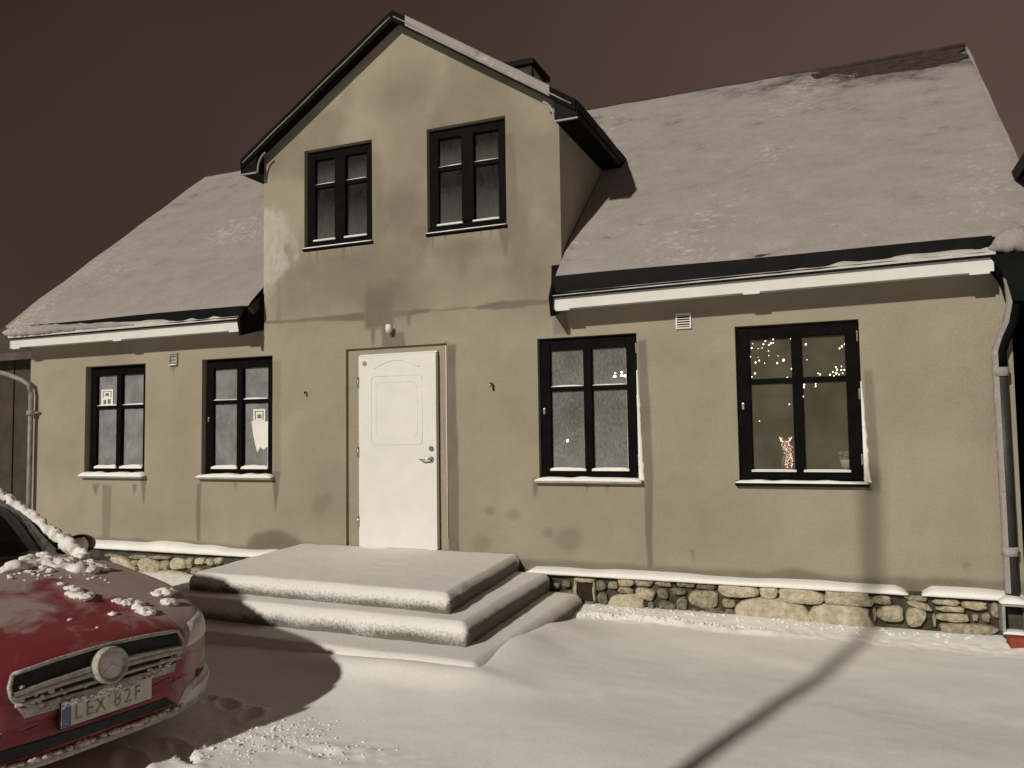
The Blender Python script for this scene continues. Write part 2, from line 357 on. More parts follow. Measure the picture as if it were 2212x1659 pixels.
def grid_mesh(name, X, Y, Z, keep=None, ma=None, parent=None, smooth=True):
    """a sheet from 2-D coordinate arrays; keep masks the cells"""
    n, mm_ = X.shape
    v = np.stack([X, Y, Z], -1).reshape(-1, 3)
    idx = np.arange(n*mm_).reshape(n, mm_)
    q = np.stack([idx[:-1, :-1], idx[1:, :-1], idx[1:, 1:], idx[:-1, 1:]], -1)
    q = q[keep] if keep is not None else q.reshape(-1, 4)
    used = np.zeros(n*mm_, bool); used[q.ravel()] = True
    remap = np.cumsum(used)-1
    me = bpy.data.meshes.new(name); vv = v[used]; qq = remap[q]
    me.vertices.add(len(vv)); me.vertices.foreach_set('co', vv.ravel().astype(np.float32))
    me.loops.add(qq.size); me.loops.foreach_set('vertex_index', qq.ravel().astype(np.int32))
    me.polygons.add(len(qq)); me.polygons.foreach_set('loop_start', np.arange(0, qq.size, 4, dtype=np.int32))
    me.update(calc_edges=True); me.validate()
    return link(name, me, ma, parent, smooth), used

# ================================================================== GROUND
def spaced(lo, a, b, hi, st):
    fine = np.arange(a, b+1e-6, st)
    k = np.geomspace(st, 1, 26)
    left = a-(a-lo)*np.concatenate([[0], np.geomspace(st/(a-lo), 1, 26)])[::-1]
    right = b+(hi-b)*np.concatenate([[0], np.geomspace(st/(hi-b), 1, 26)])
    return np.concatenate([left[:-1], fine, right[1:]])
gx = spaced(-260, -8.6, 2.0, 260, .022); gy = spaced(-200, -5.6, .0, 300, .022)
GX, GY = np.meshgrid(gx, gy, indexing='ij')
def ground_h(x, y):
    h = .055*sstep(-1.2, -3.6, y)*sstep(-3.2, -1.2, x)*sstep(-30, -8, y)
    near = sstep(-14, -9, x)*sstep(8, 4, x)*sstep(-12, -8, y)*sstep(2, 0.2, y)
    h = h+near*(.085*fbm(x*.5+3, y*.7+1, 3, 2)+.016*fbm(x*1.8, y*2.6, 3, 5)+.004*fbm(x*9, y*9, 3, 9))
    h = h+near*.010*np.exp(-((y+2.95-.18*np.sin(x*1.1))/.28)**2)*sstep(-4.2, -2.4, x)*sstep(1.8, -.2, x)*.8
    # snow pushed up along the foot of the plinth with a crumbly edge
    h = h+near*.05*sstep(-.55, -.08, y)+near*.028*np.exp(-((y+.42-.05*np.sin(x*2.3))/.05)**2)*sstep(-2.5, -2.2, x)*sstep(-.1, -.9, x)*(.35+1.3*vnoise(x*22, y*22, 3))
    h = h+near*.03*fbm(x*26, y*26, 2, 14)*np.exp(-((y+.40)/.16)**2)
    # drift against the lowest step
    h = h+.045*np.exp(-(((x+2.28)/.22)**2+((y+1.85)/.36)**2))+.05*np.exp(-(((x+2.9)/.7)**2+((y+2.62)/.14)**2))
    # snow lying up against the lowest step, which is nearly buried
    ddx = np.maximum(np.maximum(-6.1-x, x+2.33), 0); ddy = np.maximum(-2.5-y, 0); dst = np.sqrt(ddx**2+(ddy*1.0)**2)
    h = h+.095*np.exp(-(dst/.42)**1.5)*sstep(.05, -.4, y-.0)*sstep(-.30, -1.3, y+.0*x)
    # hollows: footprints and scuffs
    for px, py, a, b, ang, dep in ((541, 1543, .05, .085, .5, .06), (492, 1519, .045, .11, 1.0, .035), (398, 1619, .035, .17, 1.05, .045),
                                   (452, 1508, .03, .06, .6, .02), (700, 1622, .05, .10, 1.4, .014), (1032, 1440, .035, .07, 1.3, .045), (1082, 1412, .025, .06, .9, .035),
                                   (285, 1650, .06, .2, 1.0, .03)):
        c = onZ(px, py, .02); dx = x-c[0]; dy = y-c[1]; ca, sa = math.cos(ang), math.sin(ang)
        u = dx*ca+dy*sa; w = -dx*sa+dy*ca
        r2 = (u/a)**2+(w/b)**2
        h = h-dep*np.exp(-r2**2)+dep*.3*np.exp(-((np.sqrt(r2)-1.45)/.35)**2)
    # scattered roughness where the snow fell off the car
    c = onZ(600, 1590, .02)
    msk = np.exp(-(((x-c[0]+.25)/.75)**2+((y-c[1]+.12)/.33)**2))
    h = h+.045*msk*np.maximum(fbm(x*20, y*20, 3, 21), 0)
    c = onZ(760, 1625, .02)
    msk = np.exp(-(((x-c[0])/.35)**2+((y-c[1])/.12)**2))
    h = h+.035*msk*(fbm(x*18, y*18, 3, 31))
    return h
GH = ground_h(GX, GY)
ground, _ = grid_mesh('ground', GX, GY, GH, ma=SNOW)
ground['kind'] = 'structure'; ground['label'] = 'snow covered ground in front of the house'
def gh(x, y): return float(ground_h(np.array([x]), np.array([y]))[0])

# ================================================================== HOUSE
house = empty('house', (-4.4, 0, 0))
tag(house, 'long single storey house of grey ochre render with gabled dormer and snowy roof', 'house')
OFF = Vector((4.4, 0, 0))
# everything below is modelled in world coordinates; parts are parented keeping their place
def H(o, parent=None):
    p = parent or house
    o.parent = p
    if p is house: o.matrix_parent_inverse = Matrix.Translation(OFF)
    return o
def Z(z): return z+CZ
WX0, WX1 = -10.04, 1.23
DX0, DX1, DXC = -6.18, -2.54, -4.36
DTAN = .655; DAPEX = Z(4.45)
RTAN = .852
def roof_z(y): return Z(1.44)+RTAN*(y+.325)
RIDGE_Y = 3.28
def dorm_z(x): return DAPEX-DTAN*abs(x-DXC)
LOWW = [(-9.02, -7.99), (-7.09, -6.05), (-2.81, -1.81), (-.91, .115)]
LZ0, LZ1 = Z(-.455), Z(.92)
UPW = [(-5.61, -4.71), (-4.03, -3.12)]
UZ0, UZ1 = Z(2.12), Z(3.235)
DR = (-5.055, -3.815, Z(-1.21), Z(.935))     # shallow recess round the door
OPEN = [(a, b, LZ0, LZ1) for a, b in LOWW]+[(a, b, UZ0, UZ1) for a, b in UPW]+[DR]

def damp_mask(X, ZZ):
    """marks of damp on the render: runs under sills, the crack, patches along the foot (picture points turned into wall points)"""
    D = np.zeros_like(X)
    wob = .034*fbm(X*7, ZZ*2.6, 5, 40); edge = .5+.9*fbm(X*9, ZZ*9, 3, 44)
    def run(px0, px1, py0, py1, s=.85, taper=0., soft=.014, tip=.06, top=.02):
        nonlocal D
        a = onY(px0, py0, 0); b = onY(px1, py0, 0); c = onY((px0+px1)/2, py1, 0)
        x0, x1, zt, zb = a[0], b[0], a[2], c[2]
        t = np.clip((zt-ZZ)/(zt-zb), 0, 1); cx = (x0+x1)/2; hw = (x1-x0)/2*(1-taper*t)
        mk_ = sstep(hw+soft, hw-soft, np.abs(X+wob-cx))*sstep(zt+top, zt-.8*top, ZZ+wob)*sstep(zb-tip, zb+tip*.5, ZZ+wob*2.5)
        D = np.maximum(D, s*mk_)
    def blob(px, py, rx, rz, s=.6, soft=.5):
        nonlocal D
        c = onY(px, py, 0)
        r = np.sqrt(((X-c[0]+wob)/rx)**2+((ZZ-c[2]+wob)/rz)**2)*(.8+.4*edge)
        D = np.maximum(D, s*sstep(1+soft, 1-soft, r))
    def band(p0, p1, w0, w1, s=.85):
        nonlocal D
        a = onY(*p0, 0); b = onY(*p1, 0)
        t = np.clip((X-a[0])/(b[0]-a[0]), 0, 1); zc = a[2]+(b[2]-a[2])*t
        hw = w0+(w1-w0)*t+.012*fbm(X*8, X*0+3, 3, 51)
        inside = sstep(a[0]-.06, a[0]+.02, X)*sstep(b[0]+.06, b[0]-.02, X)
        D = np.maximum(D, s*inside*sstep(hw+.012, hw-.006, np.abs(ZZ-zc+wob*.6)))
    # the crack where the dormer wall stands on the old wall
    band((575, 697), (700, 689), .015, .018); band((700, 689), (790, 684), .02, .05); band((790, 684), (925, 671), .05, .022)
    band((925, 671), (1030, 664), .006, .006, .6); band((1030, 664), (1080, 659), .012, .042); band((1080, 659), (1190, 651), .042, .020)
    run(788, 852, 600, 706, .85, -.05, .03, .06, .42); run(800, 812, 690, 742, .8, .5); run(822, 852, 700, 757, .8, .2); run(876, 890, 672, 700, .8, .5)
    run(775, 850, 530, 660, .55, .2, .06, .1, .1); run(596, 610, 500, 700, .5, 0, .03)
    blob(870, 560, .32, .28, .55); blob(820, 500, .16, .32, .5); blob(905, 515, .16, .16, .55)
    run(804, 822, 330, 540, .5, 0, .02); run(1092, 1112, 290, 520, .6, -.8, .02); run(1076, 1108, 490, 552, .8, .85, .012); blob(1105, 490, .12, .20, .6)
    run(905, 925, 490, 545, .6, .6, .02); run(690, 702, 520, 565, .5, .6); run(722, 734, 520, 560, .5, .6)
    blob(870, 205, .40, .28, .48, .8); blob(800, 390, .22, .45, .48, .8); blob(1150, 560, .25, .30, .45, .8); blob(740, 610, .7, .32, .52, .8); blob(880, 320, .35, .5, .32, .9)
    blob(1150, 610, .22, .30, .35, .8); blob(640, 610, .30, .6, .42, .7); blob(1000, 577, .05, .08, .35, .6)
    blob(725, 580, .66, .20, .55, .5); blob(1010, 540, .55, .10, .42, .6); blob(860, 470, .20, .5, .5, .7); blob(1120, 520, .14, .35, .55, .6); blob(840, 640, .42, .26, .62, .5)
    for px, w_, ln in ((668, 8, 30), (684, 10, 45), (700, 7, 26), (742, 10, 52), (760, 7, 30), (935, 9, 40), (962, 7, 24), (1000, 6, 18), (1040, 8, 26), (1060, 7, 34)):
        y_ = 530-(px-657)*.085 if px < 850 else 496-(px-925)*.095
        run(px-w_/2, px+w_/2, y_-2, y_+ln, .72, .7, .010, .05)
    # left windows
    run(221, 241, 1048, 1172, .62, .1); run(303, 318, 1030, 1092, .8, .85); run(200, 214, 1045, 1066, .7, .6); run(286, 296, 1045, 1066, .7, .6)
    run(425, 434, 1045, 1172, .75, .1, .010); run(586, 606, 1018, 1105, .8, .9); run(586, 606, 780, 1020, .35, 0, .03); run(505, 512, 1042, 1056, .6, .5)
    run(366, 386, 782, 796, .6, .5); run(372, 378, 790, 812, .6, .5)
    blob(300, 1130, .5, .22, .30, .9); blob(690, 1090, .10, .10, .35); blob(707, 1078, .08, .06, .35)
    # the stain above the snow to the left of the door
    blob(592, 1186, .40, .22, .85, .16); blob(640, 1186, .40, .07, .8, .3)
    # door
    run(966, 985, 745, 1190, .85, -.35, .012); run(845, 872, 718, 748, .75, -.3); run(905, 922, 640, 690, 0)
    run(955, 972, 738, 770, .4)
    # third and fourth window
    run(1380, 1396, 735, 1040, .8, -.9, .012); run(1391, 1408, 1035, 1232, .85, .25, .010); run(1148, 1162, 1036, 1070, .75, .5)
    run(1196, 1226, 668, 722, .75, -.15); run(1262, 1272, 1040, 1056, .7, .5); run(1305, 1316, 1040, 1060, .7, .6)
    run(1866, 1886, 800, 1060, .62, -.6, .014); run(1870, 1892, 1030, 1062, .7, .3)
    for px, py, r in ((1058, 1103, .06), (1110, 1112, .07), (1185, 1152, .06), (1230, 1165, .14), (1040, 1175, .1), (1490, 1190, .02), (2088, 1220, .03)):
        blob(px, py, r, r*.8, .42, .5)
    run(1494, 1500, 1188, 1212, .6, .3, .006)
    # damp foot of the wall
    foot = Z(-1.31)+.055+.10*np.maximum(fbm(X*2.1, X*0, 4, 60)+.08, 0)
    D = np.maximum(D, .72*sstep(foot+.03, foot-.03, ZZ))
    # slightly darker stripe of wall under the eaves
    D = np.maximum(D, .16*sstep(Z(1.02), Z(1.08), ZZ+.01*np.sin(X*3))*((X < DX0)|(X > DX1)))
    cl = sstep(-.03, .16, fbm(X*.9+5, ZZ*1.0+2, 5, 90))*(.34*sstep(Z(1.3), Z(1.8), ZZ)+.14)
    D = D+cl*(1-D)
    return np.clip(D*(.84+.4*fbm(X*5, ZZ*5, 3, 66)), 0, 1)
def rime_mask(X, ZZ):
    r = np.zeros_like(X)
    n1 = fbm(X*7, ZZ*5, 5, 70)
    e = DX0+.32*sstep(Z(1.55), Z(2.0), ZZ)*sstep(Z(2.75), Z(2.35), ZZ)+.05
    n2 = fbm(X*26, ZZ*15, 4, 77)
    r = sstep(e+.12, e-.16, X+n1*.55+n2*.25)*(.55+1.1*n2+.3)*sstep(Z(1.45), Z(1.7), ZZ+n1*.6)*sstep(Z(2.95), Z(2.6), ZZ+n1)*(X > DX0-.01)
    return np.clip(r*.8, 0, .85)

def cuts(lo, hi, st, marks):
    ms = sorted(set([lo, hi]+[m_ for m_ in marks if lo < m_ < hi])); out = []
    for a, b in zip(ms[:-1], ms[1:]):
        k = max(1, int(round((b-a)/st))); out += list(np.linspace(a, b, k+1)[:-1])
    return np.array(out+[hi])
xs = cuts(WX0, WX1, .016, [v for o in OPEN for v in o[:2]]+[DX0, DX1])
zs = cuts(-.25, DAPEX+.02, .016, [v for o in OPEN for v in o[2:]]+[Z(1.36)])
FX, FZ = np.meshgrid(xs, zs, indexing='ij')
cxm = (FX[:-1, :-1]+FX[1:, 1:])/2; czm = (FZ[:-1, :-1]+FZ[1:, 1:])/2
keep = (czm < Z(1.36)) | ((cxm > DX0) & (cxm < DX1) & (czm < DAPEX-DTAN*np.abs(cxm-DXC)+.03))
for a, b, c, d in OPEN:
    keep &= ~((cxm > a) & (cxm < b) & (czm > c) & (czm < d))
FY = .010*fbm(FX*.9, FZ*.9, 3, 80)
front, used = grid_mesh('front_wall', FX, FY, FZ, keep, PLASTER)
float_attr(front.data, 'damp', damp_mask(FX, FZ).reshape(-1)[used]); float_attr(front.data, 'rime', rime_mask(FX, FZ).reshape(-1)[used])
H(front)
# reveals of the openings (inner faces of the wall)
def reveal(a, b, c, d, dep):
    v = [(a, 0, c), (b, 0, c), (b, 0, d), (a, 0, d), (a, dep, c), (b, dep, c), (b, dep, d), (a, dep, d)]
    f = [(0, 1, 5, 4), (1, 2, 6, 5), (2, 3, 7, 6), (3, 0, 4, 7)]
    return v, f
for o_ in OPEN:
    v, f = reveal(*o_, .28 if o_ is not OPEN[-1] else .035); H(mk('opening_reveal', v, f, PLASTER))
# flat render at the back of the door recess, round the door
DL = (-4.885, -3.925, Z(-1.205), Z(.865))
v = [(DR[0], .035, DR[2]), (DL[0], .035, DR[2]), (DL[0], .035, DL[3]), (DR[0], .035, DR[3]), (DL[1], .035, DL[3]), (DR[1], .035, DR[3]), (DL[1], .035, DR[2]), (DR[1], .035, DR[2])]
sr = mk('door_surround', v, [(0, 1, 2, 3), (3, 2, 4, 5), (4, 6, 7, 5)], PLASTER); H(sr)
# other outer walls, and the room behind
bm = bmesh.new()
def quad(bm, *p): bm.faces.new([bm.verts.new(q) for q in p])
YB = 2*RIDGE_Y+.2
for x in (WX0, WX1):
    bm.faces.new([bm.verts.new(q) for q in ((x, 0, -.25), (x, YB, -.25), (x, YB, roof_z(-.05)-.04), (x, RIDGE_Y, roof_z(RIDGE_Y)-.06), (x, 0, roof_z(0)-.06))])
quad(bm, (WX0, YB, -.25), (WX1, YB, -.25), (WX1, YB, Z(1.4)), (WX0, YB, Z(1.4)))
for x in (DX0, DX1):     # dormer cheeks
    ztop = Z(3.20)
    yb = (ztop-Z(1.44))/RTAN-.325
    bm.faces.new([bm.verts.new(q) for q in ((x, .0, roof_z(0)-.10), (x, yb, ztop), (x, 0, ztop))])
o = bmo('side_walls', bm, PLASTER); H(o)
bm = bmesh.new()
quad(bm, (WX0+.02, 2.6, 0), (WX1-.02, 2.6, 0), (WX1-.02, 2.6, Z(1.25)), (WX0+.02, 2.6, Z(1.25)))
quad(bm, (WX0+.02, .05, Z(1.25)), (WX1-.02, .05, Z(1.25)), (WX1-.02, 2.6, Z(1.25)), (WX0+.02, 2.6, Z(1.25)))
quad(bm, (WX0+.02, .05, Z(-1.2)), (WX1-.02, .05, Z(-1.2)), (WX1-.02, 2.6, Z(-1.2)), (WX0+.02, 2.6, Z(-1.2)))
for x in (-7.5, -5.4, -3.4, -1.35): quad(bm, (x, .1, 0), (x, 2.6, 0), (x, 2.6, Z(1.25)), (x, .1, Z(1.25)))
quad(bm, (DX0, 2.2, Z(1.26)), (DX1, 2.2, Z(1.26)), (DX1, 2.2, Z(3.3)), (DX0, 2.2, Z(3.3)))
o = bmo('room_lining', bm, ROOM); H(o)

# ---------------------------------------------------------------- windows
def snow_strip(name, x0, x1, yf, yb, z, h, parent, ma=SNOWC, jag=.25, seed=0):
    """a ridge of snow lying on a ledge: rounded top, uneven height"""
    n = max(4, int((x1-x0)/.035)); v = []; f = []
    for i in range(n+1):
        t = i/n; x = x0+(x1-x0)*t
        e = min(1, min(t, 1-t)*n/2+.35)
        hh = h*e*(1+jag*(2*float(vnoise(np.array([x*9+seed]), np.array([seed*1.7]), 5)[0])-1))
        d = (yf-yb)
        v += [(x, yf, z), (x, yf-.004, z+hh*.55), (x, yf-d*.25, z+hh*.95), (x, yf-d*.7, z+hh), (x, yb, z+hh*.8), (x, yb, z)]
    for i in range(n):
        for k in range(5): f.append((i*6+k, i*6+k+1, i*6+k+7, i*6+k+6))
    f += [tuple(range(5, -1, -1)), tuple(n*6+k for k in range(6))]
    return mk(name, v, f, ma, parent, True)
def window(x0, x1, z0, z1, pane, label, d, muntin_drop, snow, sill_snow, handle, sash_col=BLACK, fw=.105, mw=.082, proud=.07):
    """d: how far the frame is set back"""
    w = empty('window', (0, 0, 0)); H(w); w.matrix_parent_inverse = Matrix.Translation(OFF)
    w['label'] = label
    g = .012; xa, xb, za, zb = x0+g, x1-g, z0+g, z1-g
    y0, y1 = d, d+.07
    bm = bmesh.new()
    addbox(bm, xa, xa+fw, y0, y1, za, zb, .006); addbox(bm, xb-fw, xb, y0, y1, za, zb, .006)
    addbox(bm, xa+fw, xb-fw, y0+.001, y1, zb-fw, zb, .006); addbox(bm, xa+fw, xb-fw, y0+.001, y1, za, za+fw*.8, .006)
    bmo('frame', bm, sash_col, w)
    xm = (xa+xb)/2
    box('mullion', xm-mw/2, xm+mw/2, y0-.012, y1-.01, za+fw*.8, zb-fw, sash_col, w, .005)
    zm = zb-fw-muntin_drop
    ya, yb_ = y0+.012, y0+.05
    for a, b in ((xa+fw, xm-mw/2), (xm+mw/2, xb-fw)):
        box('glazing_bar', a, b, ya, yb_, zm-.022, zm+.022, sash_col, w, .004)
        for c, e in ((za+fw*.8, zm-.022), (zm+.022, zb-fw)):
            mk('pane', [(a, y0+.035, c), (b, y0+.035, c), (b, y0+.035, e), (a, y0+.035, e)], [(0, 1, 2, 3)], pane, w)
        # weather bar at the foot of the pane, pale aluminium with snow on it
        box('weather_bar', a-.012, b+.012, y0-.024, y0+.012, za+fw*.8-.022, za+fw*.8-.004, WHITEB if snow < .5 else SNOWC, w, .004)
        snow_strip('snow_ridge', a-.008, b+.008, y0-.016, y0+.032, za+fw*.8-.004, .006+.036*max(0, snow-.3), w, seed=a*3)
        if snow > .2:
            snow_strip('snow_ridge', a, b, ya-.004, y0+.032, zm+.022, .007+.011*snow, w, jag=.5, seed=b*5)
        if snow > .35:
            # snow packed in the right hand rebate of the pane
            for c, e, k in ((za+fw*.8, zm-.022, 1.0), (zm+.022, zb-fw, .7)):
                if b == xb-fw or snow > .6 or True:
                    n = 9; vv = []; ff = []
                    for i in range(n+1):
                        t = i/n; zz = c+(e-c)*t*(.97 if k == 1 else .9); ww = .016*k*snow*(1.2-.6*t)*(.7+.6*random.random())
                        vv += [(b, y0+.004, zz), (b-ww, y0+.018, zz), (b-ww, y0+.0345, zz)]
                    for i in range(n):
                        ff += [(i*3, i*3+1, i*3+4, i*3+3), (i*3+1, i*3+2, i*3+5, i*3+4)]
                    mk('snow_ridge', vv, ff, SNOWC, w, True)
    # sill
    sb = z0-.001
    ex = .03 if proud > .05 else .008
    v = [(x0-ex, -proud, sb-.035), (x1+ex, -proud, sb-.035), (x1+ex, -proud, sb-.02), (x0-ex, -proud, sb-.02), (x0-ex, d, sb+.012), (x1+ex, d, sb+.012), (x0-ex, .0, sb-.05), (x1+ex, .0, sb-.05)]
    mk('sill', v, [(0, 1, 2, 3), (3, 2, 5, 4), (6, 7, 1, 0), (1, 7, 5, 2), (6, 0, 3, 4)], BLACKM if sill_snow < .5 else FROSTM, w)
    if sill_snow > 0:
        snow_strip('sill_snow', x0-ex+.002, x1+ex-.002, -proud+.002, d+.002, sb-.018, .012+.035*sill_snow, w, SNOW, .3, seed=x0*7)
    # hinges on the right, lock plate on the left
    for zz in (zb-.13, (za+zb)/2+.05, za+.17):
        box('hinge', xb-.010, xb+.001, y0-.014, y0, zz-.045, zz+.045, STEEL if handle else BLACKM, w, .003)
    if handle:
        box('lock_plate', xa+.025, xa+.047, y0-.010, y0, (za+zb)/2-.06, (za+zb)/2-.0, STEEL, w, .004)
    return w
window(*LOWW[0], LZ0, LZ1, PANE_FROST, 'leftmost ground floor window, pale frosted panes, printed card in upper left pane', .075, .41, .9, 1, False)
window(*LOWW[1], LZ0, LZ1, PANE_FROST, 'frosted window left of the door with white sheet in its lower right pane', .065, .395, .9, .8, True)
window(*LOWW[2], LZ0, LZ1, PANE_RIME, 'rimed dark window right of the door with snow along its sill', .045, .385, .55, .7, True)
window(*LOWW[3], LZ0, LZ1, PANE_CLEAR, 'clear window at the right with fairy lights inside', .040, .38, .15, .3, True)
window(*UPW[0], UZ0, UZ1, PANE_DARK, 'left of the two dark dormer windows', .055, .305, .25, .1, False, fw=.095, mw=.14, proud=.03)
window(*UPW[1], UZ0, UZ1, PANE_DARK, 'right of the two dark dormer windows', .055, .325, .25, .1, False, fw=.095, mw=.14, proud=.03)
# snow stuck to the right jamb edge of windows three and four
for i, (wi, t0) in enumerate(((2, .75), (3, .62))):
    x = LOWW[wi][1]; n = 22; v = []; f = []
    for k in range(n+1):
        t = k/n; zz = LZ0-.01+(LZ1-LZ0)*t*t0; ww = (.038*(1-t)**1.0+.007)*(.8+.4*random.random())
        v += [(x-.004, .03, zz), (x-.006, -.012, zz), (x+ww*.6, -.016, zz), (x+ww, -.001, zz)]
    for k in range(n):
        for j in range(3): f.append((k*4+j, k*4+j+1, k*4+j+5, k*4+j+4))
    H(mk('jamb_snow', v, f, SNOWC, None, True))

# ---------------------------------------------------------------- door
door = empty('door'); H(door); door['label'] = 'plain white front door with arched moulding and steel lever'
dx0, dx1, dz0, dz1 = DL
yl = -.030
box('leaf', dx0+.012, dx1-.004, yl, .03, dz0+.012, dz1-.022, WHITE, door, .006)
box('head_trim', dx0+.004, dx1-.002, .0, .034, dz1-.018, dz1-.001, WHITE, door, .003)
box('frame', dx0-.008, dx0+.011, .0, .034, dz0, dz1-.02, FROSTM, door, .002)
cx_ = (dx0+dx1)/2
def bead(pts, r=.0065): tube('panel_moulding', [(p[0], yl+.001, p[1]) for p in pts], r, WHITE, door, 6)
zz0, zz1 = Z(-.11), Z(.62)
bead([(cx_-.28+.56*i/20, Z(.70)+.085*math.sin(math.pi*i/20)) for i in range(21)])
def rrect(x0, x1, z0, z1, r, n=6):
    p = []
    for cxx, czz, a0 in ((x1-r, z1-r, 0), (x0+r, z1-r, 90), (x0+r, z0+r, 180), (x1-r, z0+r, 270)):
        for i in range(n+1):
            a = math.radians(a0+90*i/n); p.append((cxx+r*math.cos(a), czz+r*math.sin(a)))
    return p+[p[0]]
bead(rrect(cx_-.31, cx_+.31, zz0, zz1, .05)); bead(rrect(cx_-.25, cx_+.25, zz0+.07, zz1-.07, .07), .005)
for zz in (Z(.56), Z(-.19), Z(-.93)):
    bm = bmesh.new(); addtube(bm, [(dx0+.008, yl-.008, zz-.06), (dx0+.008, yl-.008, zz+.06)], .008, 8); addbox(bm, dx0-.006, dx0+.02, yl-.003, yl, zz-.055, zz+.055)
    bmo('hinge', bm, STEEL, door, True)
def disc(name, x, y, z, r, t, ma, parent, seg=20):
    bm = bmesh.new(); addtube(bm, [(x, y, z), (x, y-t*.7, z), (x, y-t, z)], [r, r, r*.75], seg); return bmo(name, bm, ma, parent, False)
disc('lock_cylinder', dx1-.062, yl, Z(-.155), .026, .02, STEEL, door)
disc('handle_rose', dx1-.06, yl, Z(-.262), .026, .014, STEEL, door)
tube('lever_handle', [(dx1-.06, yl-.01, Z(-.262)), (dx1-.06, yl-.05, Z(-.262)), (dx1-.085, yl-.056, Z(-.263)), (dx1-.15, yl-.052, Z(-.272)), (dx1-.185, yl-.046, Z(-.262))], [.010, .011, .011, .009, .006], STEEL, door)
disc('number_stud', dx0+.09, yl, Z(.765), .026, .008, FROSTM, door)
box('threshold', dx0+.05, dx1-.004, -.02, .034, dz0-.03, dz0+.010, BLACKM, door)
snow_strip('blown_snow', dx0-.02, dx0+.42, -.10, .0, dz0-.008, .022, door, SNOW, .5, 4)
# thin white cable down the right side of the recess
tube('corner_bead', [(DR[1]-.004, -.008, DR[3]-.03), (DR[1]-.004, -.009, DR[2]+1.0), (DR[1]-.002, -.008, DR[2]+.14)], .006, WHITEB, door, 6)

# ---------------------------------------------------------------- small fittings on the wall
def at(px, py, y=0): return onY(px, py, y)
def vent(px, py, w, h, rusty, label):
    c = at(px, py); e = empty('wall_vent', (0, 0, 0)); H(e); e['label'] = label
    x, z = c[0], c[2]; ma = FROSTM if rusty else WHITEB; t = .014
    bm = bmesh.new()
    addbox(bm, x-w/2, x-w/2+t, -.022, .002, z-h/2, z+h/2); addbox(bm, x+w/2-t, x+w/2, -.022, .002, z-h/2, z+h/2)
    addbox(bm, x-w/2+t, x+w/2-t, -.021, .002, z+h/2-t, z+h/2); addbox(bm, x-w/2+t, x+w/2-t, -.021, .002, z-h/2, z-h/2+t)
    bmo('frame', bm, ma, e)
    box('backing', x-w/2+t, x+w/2-t, -.004, .001, z-h/2+t, z+h/2-t, BLACKM if not rusty else FROSTM, e)
    n = 5 if not rusty else 3
    for i in range(n):
        zc = z-h/2+t+(h-2*t)*(i+.5)/n; hh = (h-2*t)/n
        mk('slat', [(x-w/2+t, -.006, zc+hh*.42), (x+w/2-t, -.006, zc+hh*.42), (x+w/2-t, -.020, zc-hh*.12), (x-w/2+t, -.020, zc-hh*.12)], [(0, 1, 2, 3)], ma, e)
    if rusty: snow_strip('snow_ridge', x-w/2, x+w/2, -.032, .0, z-h/2+.0, .016, e)
vent(1477, 694, .142, .142, False, 'square white louvred vent above the right hand wall')
vent(376, 776, .125, .15, True, 'small snowed up vent between the left windows')
c = at(846, 711); e = empty('door_light'); H(e); e['label'] = 'small white bulb fitting on the wall above the door'
bm = bmesh.new(); addtube(bm, [(c[0], .0, c[2]), (c[0], -.05, c[2])], .022, 12); bmo('socket', bm, WHITEB, e, True)
bm = bmesh.new(); addtube(bm, [(c[0], -.05, c[2]+.01), (c[0], -.055, c[2]+.03), (c[0], -.06, c[2]-.01), (c[0], -.062, c[2]-.045)], [.03, .036, .036, .024], 12); bmo('shade', bm, WHITE, e, True)
tube('cable', [(c[0]+.022, -.004, c[2]+.005), (c[0]+.035, -.006, c[2]-.01), (c[0]+.035, -.005, c[2]+.04)], .004, WHITEB, e, 6)
for px, py, kk in ((661, 849, .6), (1062, 832, 1.)):
    c = at(px, py); e = empty('wall_hook'); H(e)
    tube('pin', [(c[0], .01, c[2]+.02*kk), (c[0], -.04*kk, c[2]+.015*kk), (c[0]+.005, -.05*kk, c[2]-.02*kk)], .008*kk+.003, STEEL if kk == 1 else BLACKM, e, 6)
    tube('loose_wire', [(c[0]-.01, -.004, c[2]+.03*kk), (c[0]+.03*kk, -.012, c[2]), (c[0]+.025*kk, -.01, c[2]-.06*kk), (c[0]+.012*kk, -.012, c[2]-.04*kk)], .004, BLACKM, e, 5)

# ---------------------------------------------------------------- main roof
roof = empty('roof'); H(roof); roof['label'] = 'main pitched roof under thin wind-blown snow'
RX0, RX1 = -10.20, 1.43
def slab(name, x0, x1, y0, y1, th, ma, parent, off=0):
    v = []
    for x in (x0, x1):
        for y in (y0, y1):
            z = roof_z(y)+off; v += [(x, y, z), (x, y+th*.65, z-th*.76)]
    return mk(name, v, [(0, 2, 6, 4), (1, 5, 7, 3), (0, 4, 5, 1), (2, 3, 7, 6), (0, 1, 3, 2), (4, 6, 7, 5)], ma, parent)
# deck: three slabs that leave the dormer's inside free
ydorm = (Z(3.2)-Z(1.44))/RTAN-.325
slab('deck', RX0, DX0-.01, -.21, RIDGE_Y, .10, TILE, roof, -.075)
slab('deck', DX1+.01, RX1, -.21, RIDGE_Y, .10, TILE, roof, -.075)
slab('deck', DX0-.01, DX1+.01, ydorm+.02, RIDGE_Y, .10, TILE, roof, -.03)
v = [(RX0, RIDGE_Y, roof_z(RIDGE_Y)-.03), (RX1, RIDGE_Y, roof_z(RIDGE_Y)-.03), (RX1, YB+.3, roof_z(-.3)), (RX0, YB+.3, roof_z(-.3))]
mk('rear_deck', v, [(0, 1, 2, 3)], TILE, roof)
